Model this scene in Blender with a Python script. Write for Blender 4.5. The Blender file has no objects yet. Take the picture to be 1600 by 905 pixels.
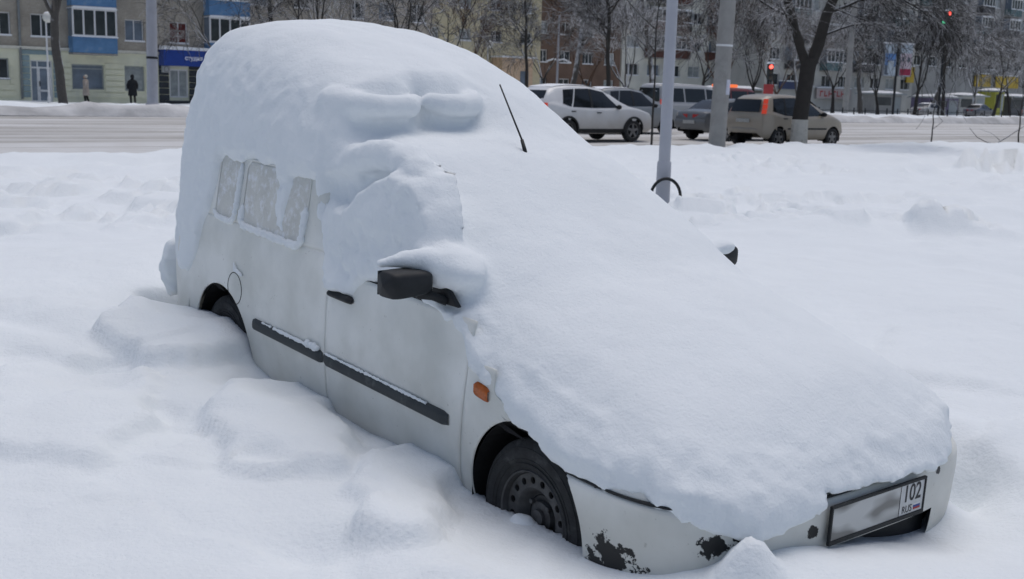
import bpy, math, random
import numpy as np
from mathutils import Matrix, Vector

SC = bpy.context.scene
COL = SC.collection
# ------------------------------------------------------------------ camera
CAMW = np.array([[0.99960823, 0.02798903, 0.0], [0.00479546, -0.17126660, 0.98521305], [0.02757516, -0.98482707, -0.17133373]])
CAMZ = 1.5
cd = bpy.data.cameras.new('camera')
cam = bpy.data.objects.new('camera', cd); COL.objects.link(cam)
_r, _d, _f = CAMW[:, 0], CAMW[:, 1], CAMW[:, 2]
cam.matrix_world = Matrix(((_r[0], -_d[0], -_f[0], 0), (_r[1], -_d[1], -_f[1], 0), (_r[2], -_d[2], -_f[2], CAMZ), (0, 0, 0, 1)))
cd.lens = 40.22; cd.sensor_width = 36.0; cd.clip_start = 0.1; cd.clip_end = 3000
cd.dof.use_dof = True; cd.dof.focus_distance = 4.9; cd.dof.aperture_fstop = 6.3
SC.camera = cam
# ------------------------------------------------------------------ world and light (overcast winter day)
wd = bpy.data.worlds.new('World'); SC.world = wd; wd.use_nodes = True
SUN_EL, SUN_AZ = math.radians(78), math.radians(25)
nt = wd.node_tree; nt.nodes.clear()
sky = nt.nodes.new('ShaderNodeTexSky'); sky.sky_type = 'NISHITA'; sky.sun_disc = False
sky.sun_elevation = SUN_EL; sky.sun_rotation = SUN_AZ; sky.air_density = 0.9; sky.dust_density = 3.0; sky.ozone_density = 0.6; sky.altitude = 150
bgn = nt.nodes.new('ShaderNodeBackground'); bgn.inputs['Strength'].default_value = 0.088
wo = nt.nodes.new('ShaderNodeOutputWorld')
nt.links.new(sky.outputs[0], bgn.inputs[0]); nt.links.new(bgn.outputs[0], wo.inputs[0])
sd = bpy.data.lights.new('sun', 'SUN'); sd.energy = 1.15; sd.angle = math.radians(60); sd.color = (1.0, 0.975, 0.95)
sun = bpy.data.objects.new('sun', sd); COL.objects.link(sun)
_sv = Vector((math.sin(SUN_AZ) * math.cos(SUN_EL), math.cos(SUN_AZ) * math.cos(SUN_EL), math.sin(SUN_EL)))
sun.rotation_euler = _sv.to_track_quat('Z', 'Y').to_euler(); sun.location = (0, 0, 40)
SC.view_settings.view_transform = 'Standard'; SC.view_settings.look = 'None'
SC.view_settings.exposure = 0.16; SC.view_settings.gamma = 1.0; SC.view_settings.use_curve_mapping = False

# ------------------------------------------------------------------ helpers
def tag(o, label=None, cat=None, group=None, kind=None):
    if label: o['label'] = label
    if cat: o['category'] = cat
    if group: o['group'] = group
    if kind: o['kind'] = kind
    return o

def empty(name, loc=(0, 0, 0), rz=0.0, mat=None):
    o = bpy.data.objects.new(name, None); o.empty_display_size = 0.2; COL.objects.link(o)
    if mat is not None: o.matrix_world = mat
    else:
        o.location = loc; o.rotation_euler = (0, 0, rz)
    return o

def mesh_obj(name, me, parent=None):
    o = bpy.data.objects.new(name, me); COL.objects.link(o)
    if parent is not None: o.parent = parent
    return o

def mk(name, V, F, mat=None, parent=None, smooth=False):
    me = bpy.data.meshes.new(name)
    if isinstance(F, np.ndarray):
        V = np.asarray(V, np.float32); n = F.shape[1]
        me.vertices.add(len(V)); me.vertices.foreach_set('co', V.ravel())
        me.loops.add(F.size); me.loops.foreach_set('vertex_index', F.astype(np.int32).ravel())
        me.polygons.add(len(F)); me.polygons.foreach_set('loop_start', np.arange(0, F.size, n, dtype=np.int32))
        me.polygons.foreach_set('loop_total', np.full(len(F), n, np.int32)) if bpy.app.version < (4, 1, 0) else None
        me.update(calc_edges=True); me.validate()
    else:
        me.from_pydata([tuple(map(float, v)) for v in V], [], F); me.update()
    if mat is not None:
        for m in (mat if isinstance(mat, (list, tuple)) else [mat]): me.materials.append(m)
    if smooth: me.polygons.foreach_set('use_smooth', np.ones(len(me.polygons), bool))
    return mesh_obj(name, me, parent)

class MB:
    """collects simple shapes into one mesh"""
    def __init__(s): s.v = []; s.f = []
    def add(s, V, F):
        b = len(s.v); s.v += [tuple(v) for v in V]; s.f += [tuple(i + b for i in f) for f in F]; return s
    def box(s, x0, x1, y0, y1, z0, z1):
        V = [(x0, y0, z0), (x1, y0, z0), (x1, y1, z0), (x0, y1, z0), (x0, y0, z1), (x1, y0, z1), (x1, y1, z1), (x0, y1, z1)]
        return s.add(V, [(0, 3, 2, 1), (4, 5, 6, 7), (0, 1, 5, 4), (1, 2, 6, 5), (2, 3, 7, 6), (3, 0, 4, 7)])
    def tube(s, pts, rad, n=8, cap=True):
        pts = [Vector(p) for p in pts]; m = len(pts); rad = [rad] * m if not hasattr(rad, '__len__') else rad
        t0 = (pts[1] - pts[0]).normalized(); a = t0.orthogonal().normalized(); V = []; F = []
        for i in range(m):
            t = (pts[min(i + 1, m - 1)] - pts[max(i - 1, 0)]).normalized()
            a = (a - t * a.dot(t)).normalized(); b = t.cross(a)
            for k in range(n):
                w = 2 * math.pi * k / n; V.append(pts[i] + (a * math.cos(w) + b * math.sin(w)) * rad[i])
        for i in range(m - 1):
            for k in range(n):
                k2 = (k + 1) % n; F.append((i * n + k, i * n + k2, (i + 1) * n + k2, (i + 1) * n + k))
        if cap: F.append(tuple(range(n - 1, -1, -1))); F.append(tuple((m - 1) * n + k for k in range(n)))
        return s.add(V, F)
    def lathe(s, prof, n=24, axis='z', c=(0, 0, 0)):
        V = []; F = []; m = len(prof)
        for r, h in prof:
            for k in range(n):
                w = 2 * math.pi * k / n; p, q = r * math.cos(w), r * math.sin(w)
                v = {'z': (p, q, h), 'y': (p, h, q), 'x': (h, p, q)}[axis]
                V.append((v[0] + c[0], v[1] + c[1], v[2] + c[2]))
        for i in range(m - 1):
            for k in range(n):
                k2 = (k + 1) % n; F.append((i * n + k, i * n + k2, (i + 1) * n + k2, (i + 1) * n + k))
        return s.add(V, F)
    def prism(s, poly, y0, y1):
        """polygon in xz extruded along y"""
        n = len(poly); V = [(x, y0, z) for x, z in poly] + [(x, y1, z) for x, z in poly]
        F = [tuple(range(n)), tuple(range(2 * n - 1, n - 1, -1))] + [(i, i + n, (i + 1) % n + n, (i + 1) % n) for i in range(n)]
        return s.add(V, F)
    def grid(s, P):
        """P: array (a,b,3)"""
        P = np.asarray(P); a, b = P.shape[:2]
        return s.add(P.reshape(-1, 3).tolist(), [(i * b + j, i * b + j + 1, (i + 1) * b + j + 1, (i + 1) * b + j) for i in range(a - 1) for j in range(b - 1)])
    def sphere(s, c, r, nu=12, nv=8):
        rx, ry, rz = r if hasattr(r, '__len__') else (r, r, r)
        P = [[(c[0] + rx * math.sin(math.pi * i / nv) * math.cos(2 * math.pi * j / nu), c[1] + ry * math.sin(math.pi * i / nv) * math.sin(2 * math.pi * j / nu), c[2] + rz * math.cos(math.pi * i / nv)) for j in range(nu + 1)] for i in range(nv + 1)]
        return s.grid(P)
    def build(s, name, mat=None, parent=None, smooth=False, bevel=0.0, seg=2):
        o = mk(name, s.v, s.f, mat, parent, smooth)
        if bevel > 0:
            m = o.modifiers.new('bevel', 'BEVEL'); m.width = bevel; m.segments = seg; m.limit_method = 'ANGLE'; m.angle_limit = math.radians(40)
        return o

def copy_tree(o, parent=None):
    c = o.copy(); COL.objects.link(c)
    if parent is not None: c.parent = parent
    for ch in list(o.children): copy_tree(ch, c)
    return c

# ---- numpy noise
def _hash(i, j, k, seed):
    n = (i * 374761393 + j * 668265263 + k * 2147483647 + seed * 974711) & 0xffffffff
    n = ((n ^ (n >> 13)) * 1274126177) & 0xffffffff
    return ((n ^ (n >> 16)) & 0xffff).astype(np.float32) / 32767.5 - 1.0
def noise3(x, y, z, sc=1.0, seed=0):
    x = np.asarray(x, np.float64) * sc; y = np.asarray(y, np.float64) * sc; z = np.asarray(z, np.float64) * sc
    x, y, z = np.broadcast_arrays(x, y, z)
    i = np.floor(x).astype(np.int64); j = np.floor(y).astype(np.int64); k = np.floor(z).astype(np.int64)
    u = x - i; v = y - j; w = z - k; u = u * u * (3 - 2 * u); v = v * v * (3 - 2 * v); w = w * w * (3 - 2 * w)
    r = 0
    for a in (0, 1):
        for b in (0, 1):
            for c in (0, 1):
                r = r + _hash(i + a, j + b, k + c, seed) * (u if a else 1 - u) * (v if b else 1 - v) * (w if c else 1 - w)
    return r
def fbm(x, y, z=0.0, sc=1.0, oct=3, seed=0):
    r = 0; a = 1.0
    for o in range(oct): r = r + a * noise3(x, y, z, sc * 2 ** o, seed + o * 17); a *= 0.5
    return r
def sst(a, b, x):
    t = np.clip((x - a) / (b - a), 0, 1); return t * t * (3 - 2 * t)
def smin(a, b, k):
    h = np.clip(0.5 + 0.5 * (b - a) / k, 0, 1); return b + (a - b) * h - k * h * (1 - h)
def smax(a, b, k): return -smin(-a, -b, k)
def poly_sd(px, pz, poly):
    """signed distance, positive inside"""
    P = np.array(poly); d = np.full(px.shape, 1e9); ins = np.zeros(px.shape, bool)
    for i in range(len(P)):
        a, b = P[i], P[(i + 1) % len(P)]; e = b - a; w0, w1 = px - a[0], pz - a[1]
        t = np.clip((w0 * e[0] + w1 * e[1]) / (e @ e), 0, 1); d = np.minimum(d, np.hypot(w0 - t * e[0], w1 - t * e[1]))
        c = ((a[1] <= pz) & (b[1] > pz)) | ((b[1] <= pz) & (a[1] > pz)); xi = a[0] + (pz - a[1]) / np.where(c, e[1], 1) * e[0]; ins ^= c & (px < xi)
    return np.where(ins, d, -d)


# ------------------------------------------------------------------ materials
MATS = {}
def pm(name, col, rough=0.6, var=0.08, vs=4.0, bump=0.0, bs=60.0, metal=0.0, col2=None, c2lo=0.5, c2hi=0.6, c2s=3.0, emis=None, es=0.0, spec=0.4, coat=0.0, alpha=1.0, trans=0.0):
    if name in MATS: return MATS[name]
    m = bpy.data.materials.new(name); m.use_nodes = True; t = m.node_tree; N = t.nodes; L = t.links
    b = N['Principled BSDF']; b.inputs['Roughness'].default_value = rough; b.inputs['Metallic'].default_value = metal
    b.inputs['Specular IOR Level'].default_value = spec; b.inputs['Coat Weight'].default_value = coat
    tc = N.new('ShaderNodeTexCoord')
    n1 = N.new('ShaderNodeTexNoise'); n1.inputs['Scale'].default_value = vs; n1.inputs['Detail'].default_value = 5; L.new(tc.outputs['Object'], n1.inputs['Vector'])
    mx = N.new('ShaderNodeMix'); mx.data_type = 'RGBA'
    mx.inputs['A'].default_value = (*[c * (1 - var) for c in col], 1); mx.inputs['B'].default_value = (*[min(1, c * (1 + var)) for c in col], 1)
    rp = N.new('ShaderNodeMapRange'); rp.inputs['From Min'].default_value = 0.3; rp.inputs['From Max'].default_value = 0.7
    L.new(n1.outputs['Fac'], rp.inputs['Value']); L.new(rp.outputs[0], mx.inputs['Factor'])
    out = mx.outputs['Result']
    if col2:
        n2 = N.new('ShaderNodeTexNoise'); n2.inputs['Scale'].default_value = c2s; n2.inputs['Detail'].default_value = 7; n2.inputs['Roughness'].default_value = 0.62
        L.new(tc.outputs['Object'], n2.inputs['Vector'])
        r2 = N.new('ShaderNodeMapRange'); r2.inputs['From Min'].default_value = c2lo; r2.inputs['From Max'].default_value = c2hi; L.new(n2.outputs['Fac'], r2.inputs['Value'])
        m2 = N.new('ShaderNodeMix'); m2.data_type = 'RGBA'; L.new(out, m2.inputs['A']); m2.inputs['B'].default_value = (*col2, 1); L.new(r2.outputs[0], m2.inputs['Factor'])
        out = m2.outputs['Result']
    L.new(out, b.inputs['Base Color'])
    if bump > 0:
        nb = N.new('ShaderNodeTexNoise'); nb.inputs['Scale'].default_value = bs; nb.inputs['Detail'].default_value = 4; L.new(tc.outputs['Object'], nb.inputs['Vector'])
        bp = N.new('ShaderNodeBump'); bp.inputs['Strength'].default_value = 1.0; bp.inputs['Distance'].default_value = bump; L.new(nb.outputs['Fac'], bp.inputs['Height']); L.new(bp.outputs[0], b.inputs['Normal'])
    if emis: b.inputs['Emission Color'].default_value = (*emis, 1); b.inputs['Emission Strength'].default_value = es
    if trans: b.inputs['Transmission Weight'].default_value = trans
    MATS[name] = m
    return m

def snow_mat(name, col=(0.785, 0.825, 0.85), b1=0.004, s1=35, b2=0.0, s2=6, dirt=None):
    m = pm(name, col, 0.85, 0.015, 2.5, 0, spec=0.15); t = m.node_tree; N = t.nodes; L = t.links; b = N['Principled BSDF']
    tc = [n for n in N if n.type == 'TEX_COORD'][0]
    prev = None
    for d, s, dt in ((b2, s2, 3), (b1, s1, 6)):
        if d <= 0: continue
        nz = N.new('ShaderNodeTexNoise'); nz.inputs['Scale'].default_value = s; nz.inputs['Detail'].default_value = dt; nz.inputs['Roughness'].default_value = 0.6; L.new(tc.outputs['Object'], nz.inputs['Vector'])
        bp = N.new('ShaderNodeBump'); bp.inputs['Distance'].default_value = d; bp.inputs['Strength'].default_value = 1; L.new(nz.outputs['Fac'], bp.inputs['Height'])
        if prev: L.new(prev.outputs[0], bp.inputs['Normal'])
        prev = bp
    if prev: L.new(prev.outputs[0], b.inputs['Normal'])
    return m
M_SNOW = snow_mat('fresh snow', b1=0.005, s1=55, b2=0.008, s2=10)
M_SNOWV = snow_mat('van snow', b1=0.0034, s1=75, b2=0.004, s2=18)

# ------------------------------------------------------------------ frames: van frame -> world, street frame -> world
VA = np.array([[0.61537, 0.788, 0.01944], [-0.78706, 0.61562, -0.03951], [-0.04311, 0.00901, 0.99903]])
VT = np.array([0.71, 4.4131, -0.299])
VAN_M = Matrix([list(VA[i]) + [VT[i]] for i in range(3)] + [[0, 0, 0, 1]])
NV = np.array([-0.616, 0.788]); NV = NV / np.hypot(*NV); SV = np.array([NV[1], -NV[0]])
STREET = math.atan2(SV[1], SV[0])
def st(s, n, z=0.0): return (SV[0] * s + NV[0] * n, SV[1] * s + NV[1] * n, z)
# ------------------------------------------------------------------ ground: one snow sheet
def axis(lo, hi, c, r, h, g):
    """coordinates dense (step h) within r of c, growing by factor g outside"""
    a = list(np.arange(c - r, c + r + h * 0.5, h)); st_ = h
    while a[-1] < hi: st_ *= g; a.append(a[-1] + st_)
    st_ = h
    while a[0] > lo: st_ *= g; a.insert(0, a[0] - st_)
    return np.array(a)

CTRL = [  # snow surface round the van: along van, across van, height (van frame, metres)
 (-3.95, -1.10, .47), (-3.75, -.80, .46), (-3.45, -.70, .36), (-3.30, -.90, .34), (-3.0, -.86, .35), (-3.1, -1.15, .43), (-3.4, -1.5, .46),
 (-2.75, -.90, .36), (-2.52, -.95, .37), (-2.35, -.93, .355), (-2.12, -.86, .28), (-2.6, -1.25, .335), (-2.2, -1.35, .34),
 (-1.85, -.86, .285), (-1.70, -.90, .275), (-1.55, -.88, .27), (-1.33, -.85, .27), (-1.05, -.86, .28), (-.85, -.86, .30), (-.62, -.88, .28), (-.47, -.86, .295), (-.37, -.86, .26),
 (-.05, -.86, .275), (.16, -.86, .285), (.39, -.85, .305), (.62, -.80, .335), (.78, -.72, .38), (.92, -.45, .425), (.93, -.2, .395), (.94, .12, .33), (.93, .33, .285), (.82, .62, .30),
 (-2.05, -1.12, .35), (-.78, -1.12, .325), (-1.7, -1.35, .345), (-1.0, -1.3, .33), (-.3, -1.25, .31), (.4, -1.2, .31), (1.2, -.6, .37), (1.25, .2, .36), (1.2, .8, .36), (.7, .95, .33), (.5, 1.2, .36), (0, 1.05, .36), (-1.2, 1.05, .38), (-2.6, 1.05, .42), (-3.6, .6, .44),
 (-2.8, -2.0, .40), (-1.6, -2.2, .33), (-.4, -2.2, .28), (.8, -2.0, .28), (2.0, -1.5, .30), (2.4, 0, .34), (2.0, 1.6, .40), (.6, 2.2, .42), (-1.5, 2.4, .42), (-3.8, 2.4, .42), (-5.0, .5, .40), (-5.2, -1.5, .40), (-4.0, -3.0, .38), (-1.5, -3.4, .30), (1.0, -3.4, .27), (3.2, -2.8, .28)]
def tps_fit(P, z):
    d = np.linalg.norm(P[:, None] - P[None], axis=2); K = np.where(d > 0, d * d * np.log(d + 1e-12), 0) + np.eye(len(P)) * 2e-3
    Q = np.c_[np.ones(len(P)), P]; n = len(P)
    A = np.block([[K, Q], [Q.T, np.zeros((3, 3))]]); return np.linalg.solve(A, np.r_[z, 0, 0, 0])
_c = np.array(CTRL); _CP = _c[:, :2]; _CW = tps_fit(_CP, _c[:, 2])
def van_uv(x, y):
    u = VA[0, 0] * (x - VT[0]) + VA[1, 0] * (y - VT[1]); v = VA[0, 1] * (x - VT[0]) + VA[1, 1] * (y - VT[1])
    return u, v
def gauss(u, v, cu, cv, ru, rv=None, a=0.0):
    rv = rv or ru; ca, sa = math.cos(a), math.sin(a); du, dv = u - cu, v - cv
    return np.exp(-((du * ca + dv * sa) / ru) ** 2 - ((-du * sa + dv * ca) / rv) ** 2)
def ground_z(x, y):
    x = np.asarray(x, float); y = np.asarray(y, float); shp = x.shape; x = x.ravel(); y = y.ravel()
    u, v = van_uv(x, y); s = SV[0] * x + SV[1] * y; n = NV[0] * x + NV[1] * y
    # wide field
    far = 0.05 + 0.05 * fbm(x, y, 0, 0.22, 2, 5) + 0.05 * fbm(x, y, 0, 0.9, 3, 9) + 0.035 * np.clip(fbm(x, y, 0, 2.3, 2, 61) - .15, 0, 1)
    far = far + 0.10 * gauss(s, n, 12.5, 8.2, 9, 0.7) * (1 + 0.5 * fbm(x, y, 0, 0.8, 2, 3))           # trodden ridge behind the van
    # lumpy wind-broken clods on the right
    cl = np.clip(fbm(x, y, 0, 2.6, 3, 31) + .25 * fbm(x, y, 0, 9, 2, 33), 0, .55) * 1.2
    far = far + 0.45 * cl * gauss(x, y, 4.75, 13.0, 0.75, 0.30, -0.15) + 0.10 * gauss(x, y, 4.6, 13.1, 1.3, 0.5, -0.1)
    far = far + 0.8 * cl * gauss(x, y, 10.4, 24.0, 2.2, 0.5, 0.2) + 0.16 * gauss(x, y, 11.0, 24.2, 2.4, 0.9)
    far = far + 0.20 * cl * sst(7.5, 9.5, n) * (1 - sst(19, 20.5, n)) * sst(-.3, .4, fbm(x, y, 0, .35, 2, 77))
    # kerb bank along the near edge of the road, bank beyond it
    far = far + (0.10 + 0.07 * fbm(x, y, 0, 1.4, 3, 21)) * gauss(n, n, 20.6, 20.6, 1.2, 1.2) + 0.05 * sst(19.2, 20.2, n) * (1 - sst(21.0, 21.8, n))
    far = far + 0.30 * np.exp(-((x + 7.3) / .55) ** 2 - ((y - 22.6) / .5) ** 2)
    road = sst(21.3, 22.0, n) * (1 - sst(46.6, 47.6, n)); far = far * (1 - road) - 0.06 * road
    bank = sst(46.8, 48.0, n) * (1 - sst(49.5, 53.0, n)); far = far + bank * (0.42 + 0.14 * fbm(x, y, 0, 0.8, 3, 41))
    z = far.copy()
    near = (np.hypot(u + 1.2, v + 0.3) < 7.2)
    if near.any():
        U, V_, X_, Y_ = u[near], v[near], x[near], y[near]
        d = np.hypot(U[:, None] - _CP[None, :, 0], V_[:, None] - _CP[None, :, 1])
        zz = np.where(d > 0, d * d * np.log(d + 1e-12), 0) @ _CW[:-3] + _CW[-3] + _CW[-2] * U + _CW[-1] * V_
        # blocky plates of snow beside the van, broken edges
        jg = .055 * fbm(U, V_, 0, 3.6, 3, 19) + .012 * fbm(U, V_, 0, 14, 2, 20)
        for poly, dz, sf in (([(-3.02, -.60), (-2.30, -.60), (-2.24, -.95), (-2.20, -1.18), (-2.32, -1.34), (-2.85, -1.36), (-3.05, -1.15)], .095, .036),
                             ([(-1.84, -.60), (-1.50, -.60), (-1.42, -.90), (-1.10, -.98), (-.86, -1.02), (-.60, -1.20), (-.72, -1.46), (-.86, -1.56), (-1.18, -1.50), (-1.45, -1.36), (-1.80, -1.12)], .060, .034),
                             ([(-.80, -.60), (-.46, -.60), (-.40, -.92), (-.16, -1.02), (.02, -1.18), (.02, -1.36), (-.12, -1.40), (-.48, -1.22), (-.74, -1.02)], .055, .034),
                             ([(-2.20, -1.40), (-1.5, -1.62), (-1.15, -1.95), (-1.5, -2.3), (-2.3, -2.1), (-2.6, -1.75)], .05, .05),
                             ([(.25, -1.30), (.75, -1.05), (1.1, -1.1), (1.3, -1.5), (.9, -1.8), (.3, -1.65)], .03, .06),
                             ([(.55, 1.15), (.95, .95), (1.5, 1.2), (1.3, 1.8), (.5, 1.7)], .05, .06), ([(-.3, 1.7), (.4, 2.0), (.2, 2.9), (-.8, 2.6)], .045, .08)):
            zz = zz + dz * sst(-sf, sf, poly_sd(U, V_, poly) + jg)
        zz = zz - 0.05 * gauss(U, V_, -1.95, -.90, .10, .15)
        zz = zz - 0.07 * gauss(U, V_, -2.42, -1.52, .13, .17, .5) + 0.035 * gauss(U, V_, -2.25, -1.30, .2, .16) - 0.05 * gauss(U, V_, -1.50, -1.50, .22, .13, .4)
        zz = zz - 0.05 * gauss(U, V_, -1.95, -1.62, .2, .14, .4) + 0.05 * gauss(U, V_, -1.30, -1.20, .3, .16, .3) - 0.05 * gauss(U, V_, -.95, -1.48, .2, .12, .5)
        zz = zz - 0.06 * gauss(U, V_, -.15, -1.62, .13, .16, .3) + 0.04 * gauss(U, V_, -.05, -1.35, .25, .16) - 0.05 * gauss(U, V_, -3.0, -2.0, .5, .16, .5)
        zz = zz - 0.05 * gauss(U, V_, -3.3, -1.75, .5, .12, .5)
        zz = zz + 0.17 * np.exp(-(np.hypot((U - .90) / .082, (V_ + .66) / .082)) ** 2.2) * (1 + .25 * fbm(U, V_, 0, 16, 2, 71))                    # cone of snow under the bumper
        zz = zz - 0.16 * gauss(U, V_, .62, .93, .12, .10) - 0.07 * gauss(U, V_, .78, .83, .22, .1, -.9) + 0.06 * gauss(U, V_, .45, 1.25, .25, .15)
        zz = zz - 0.20 * sst(-3.62, -3.52, U) * (1 - sst(-3.25, -3.10, U)) * sst(-.97, -.86, V_) * (1 - sst(-.5, -.3, V_))      # trench at the rear corner
        zz = zz + 0.012 * fbm(U, V_, 0, 2.2, 3, 11) + 0.004 * fbm(U, V_, 0, 9, 2, 13)
        # broken crust: plates of snow with crisp little steps beside the van
        cw = gauss(U, V_, -1.3, -1.45, 2.6, .62); c1 = fbm(U, V_, 0, 1.35, 2, 51) + .25 * fbm(U, V_, 0, 5, 2, 52); c2 = fbm(U, V_, 0, 1.9, 2, 57) + .2 * fbm(U, V_, 0, 6, 2, 58)
        zz = zz + cw * (.03 * (sst(-.05, .05, c1) - .5) + .022 * (sst(.12, .2, c2) - .5))
        # under the van
        ins = sst(-3.34, -3.26, U) * (1 - sst(.62, .74, U + 0.25 * np.clip(np.abs(V_) - .45, 0, 1))) * (1 - sst(.68, .77, np.abs(V_)))
        zz = zz * (1 - ins) + 0.06 * ins
        zw = VT[2] + VA[2, 0] * U + VA[2, 1] * V_ + VA[2, 2] * zz
        w = 1 - sst(3.6, 6.8, np.hypot(U + 1.2, V_ + 0.3))
        z[near] = z[near] * (1 - w) + zw * w
    # drift ridge running from the van towards the right
    z = z + 0.06 * gauss(x, y, 3.6, 6.6, 1.6, .35, -.75) * 1.0 + 0.05 * gauss(x, y, 4.4, 5.6, 1.4, .3, -.7)
    return z.reshape(shp)
gx = axis(-400, 400, 0.2, 3.7, 0.028, 1.022); gy = axis(-30, 700, 5.4, 2.9, 0.028, 1.017)
GX, GY = np.meshgrid(gx, gy, indexing='ij'); GZ = ground_z(GX, GY)
_a, _b = GX.shape; _i = np.arange(_a * _b).reshape(_a, _b)
_F = np.stack([_i[:-1, :-1], _i[1:, :-1], _i[1:, 1:], _i[:-1, 1:]], -1).reshape(-1, 4)
tag(mk('snowy_ground', np.stack([GX, GY, GZ], -1).reshape(-1, 3), _F, M_SNOW, None, True), 'deep undulating snow cover round the parked van and beyond', kind='structure')

# road: trampled, salted snow over asphalt, real ruts pressed into it
def road_mat():
    m = bpy.data.materials.new('packed snow road'); m.use_nodes = True; t = m.node_tree; N = t.nodes; L = t.links; b = N['Principled BSDF']; b.inputs['Roughness'].default_value = 0.75
    tc = N.new('ShaderNodeTexCoord'); mp = N.new('ShaderNodeMapping'); mp.inputs['Scale'].default_value = (0.05, 1.0, 1.0); L.new(tc.outputs['Object'], mp.inputs['Vector'])
    n1 = N.new('ShaderNodeTexNoise'); n1.inputs['Scale'].default_value = 0.9; n1.inputs['Detail'].default_value = 6; L.new(mp.outputs[0], n1.inputs['Vector'])
    cr = N.new('ShaderNodeValToRGB'); e = cr.color_ramp.elements; e[0].position = 0.40; e[0].color = (0.24, 0.225, 0.20, 1); e[1].position = 0.56; e[1].color = (0.66, 0.67, 0.68, 1)
    L.new(n1.outputs['Fac'], cr.inputs[0])
    n2 = N.new('ShaderNodeTexNoise'); n2.inputs['Scale'].default_value = 1.3; n2.inputs['Detail'].default_value = 5; L.new(tc.outputs['Object'], n2.inputs['Vector'])
    mx = N.new('ShaderNodeMix'); mx.data_type = 'RGBA'; L.new(cr.outputs[0], mx.inputs['A']); mx.inputs['B'].default_value = (0.52, 0.51, 0.49, 1); L.new(n2.outputs['Fac'], mx.inputs['Factor'])
    L.new(mx.outputs['Result'], b.inputs['Base Color'])
    bp = N.new('ShaderNodeBump'); bp.inputs['Distance'].default_value = 0.03; L.new(n2.outputs['Fac'], bp.inputs['Height']); L.new(bp.outputs[0], b.inputs['Normal'])
    return m
rn = np.arange(21.2, 47.9, 0.12); rs = np.r_[np.arange(-60, 120, 3.0), np.arange(120, 400, 12.0)]
RS, RN = np.meshgrid(rs, rn, indexing='ij')
rut = np.zeros_like(RN)
for c in (23.1, 24.7, 26.6, 28.2, 30.3, 31.9, 34.5, 37.6, 39.2, 41.2, 42.8, 44.9): rut -= 0.035 * np.exp(-((RN - c + 0.15 * np.sin(RS * .05 + c)) / 0.32) ** 2)
RZ = 0.012 + rut + 0.012 * fbm(RS * .15, RN, 0, 1.2, 2, 4) + 0.05 * sst(46.4, 47.5, RN) * (1 + .5 * noise3(RS, RN, 0, 1.5, 2))
_a, _b = RS.shape; _i = np.arange(_a * _b).reshape(_a, _b)
ro = mk('road', np.stack([RS, RN, RZ], -1).reshape(-1, 3), np.stack([_i[:-1, :-1], _i[1:, :-1], _i[1:, 1:], _i[:-1, 1:]], -1).reshape(-1, 4), road_mat(), None, True)
ro.rotation_euler = (0, 0, STREET); tag(ro, 'wide road covered in packed dirty snow with wheel ruts', kind='structure')
# dirty ploughed strip at the foot of the far bank
bs_ = np.arange(-40, 260, 1.0); bp_ = np.linspace(0, 1, 9)
P = np.zeros((len(bs_), len(bp_), 3))
for j, t_ in enumerate(bp_):
    P[:, j, 0] = bs_; P[:, j, 1] = 46.55 + t_ * 1.5; P[:, j, 2] = 0.03 + 0.40 * math.sin(t_ * math.pi) ** 0.7 * (1 + 0.35 * fbm(bs_, t_ * 3, 0, .6, 3, 8))
mbk = MB().grid(P); bk = mbk.build('ploughed_bank', pm('dirty snow', (0.52, 0.52, 0.52), .9, .25, .8, .05, 4), None, True)
bk.rotation_euler = (0, 0, STREET); tag(bk, 'low dirty bank of ploughed snow along the far kerb', kind='structure')
# ------------------------------------------------------------------ the van (van frame: x forward from the front axle, y left, z up)
van = empty('parked_van', mat=VAN_M)
tag(van, 'small white delivery van buried in deep snow in the foreground', 'van')
_zp = np.array([.10, .18, .24, .32, .45, .60, .78, .95, 1.1, 1.3, 1.5, 1.65, 1.78])
_yp = np.array([.70, .765, .79, .81, .828, .836, .832, .818, .795, .765, .715, .64, .50])
_zc = np.array([.10, .18, .24, .32, .45, .60, .78, .95, 1.0, 1.42, 1.47, 1.5, 1.78]); _yc = np.array([.70, .765, .79, .81, .828, .836, .832, .812, .795, .665, .62, .55, .30])
def smooth_interp(z, zp, yp):
    h = .035
    return (np.interp(z - h, zp, yp) + 2 * np.interp(z, zp, yp) + np.interp(z + h, zp, yp)) / 4
def plan(x):
    t = np.clip((np.asarray(x, float) - .2) / .65, 0, .99999); f = (1 - t ** 3.4) ** (1 / 3.4)
    r = np.clip((-3.05 - np.asarray(x, float)) / .33, 0, .999); return f * (1 - .09 * r ** 2.2)
def yw(x, z):
    b = sst(-1.66, -1.58, np.asarray(x, float))
    return (smooth_interp(z, _zp, _yp) * (1 - b) + smooth_interp(z, _zc, _yc) * b) * plan(x)
ARCH_Z, ARCH_R = .308, .344
def gridfaces(P, keep=None):
    a, b = P.shape[:2]; idx = np.arange(a * b).reshape(a, b)
    F = np.stack([idx[:-1, :-1], idx[1:, :-1], idx[1:, 1:], idx[:-1, 1:]], -1).reshape(-1, 4)
    if keep is not None: F = F[keep.reshape(-1)]
    return F
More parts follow.
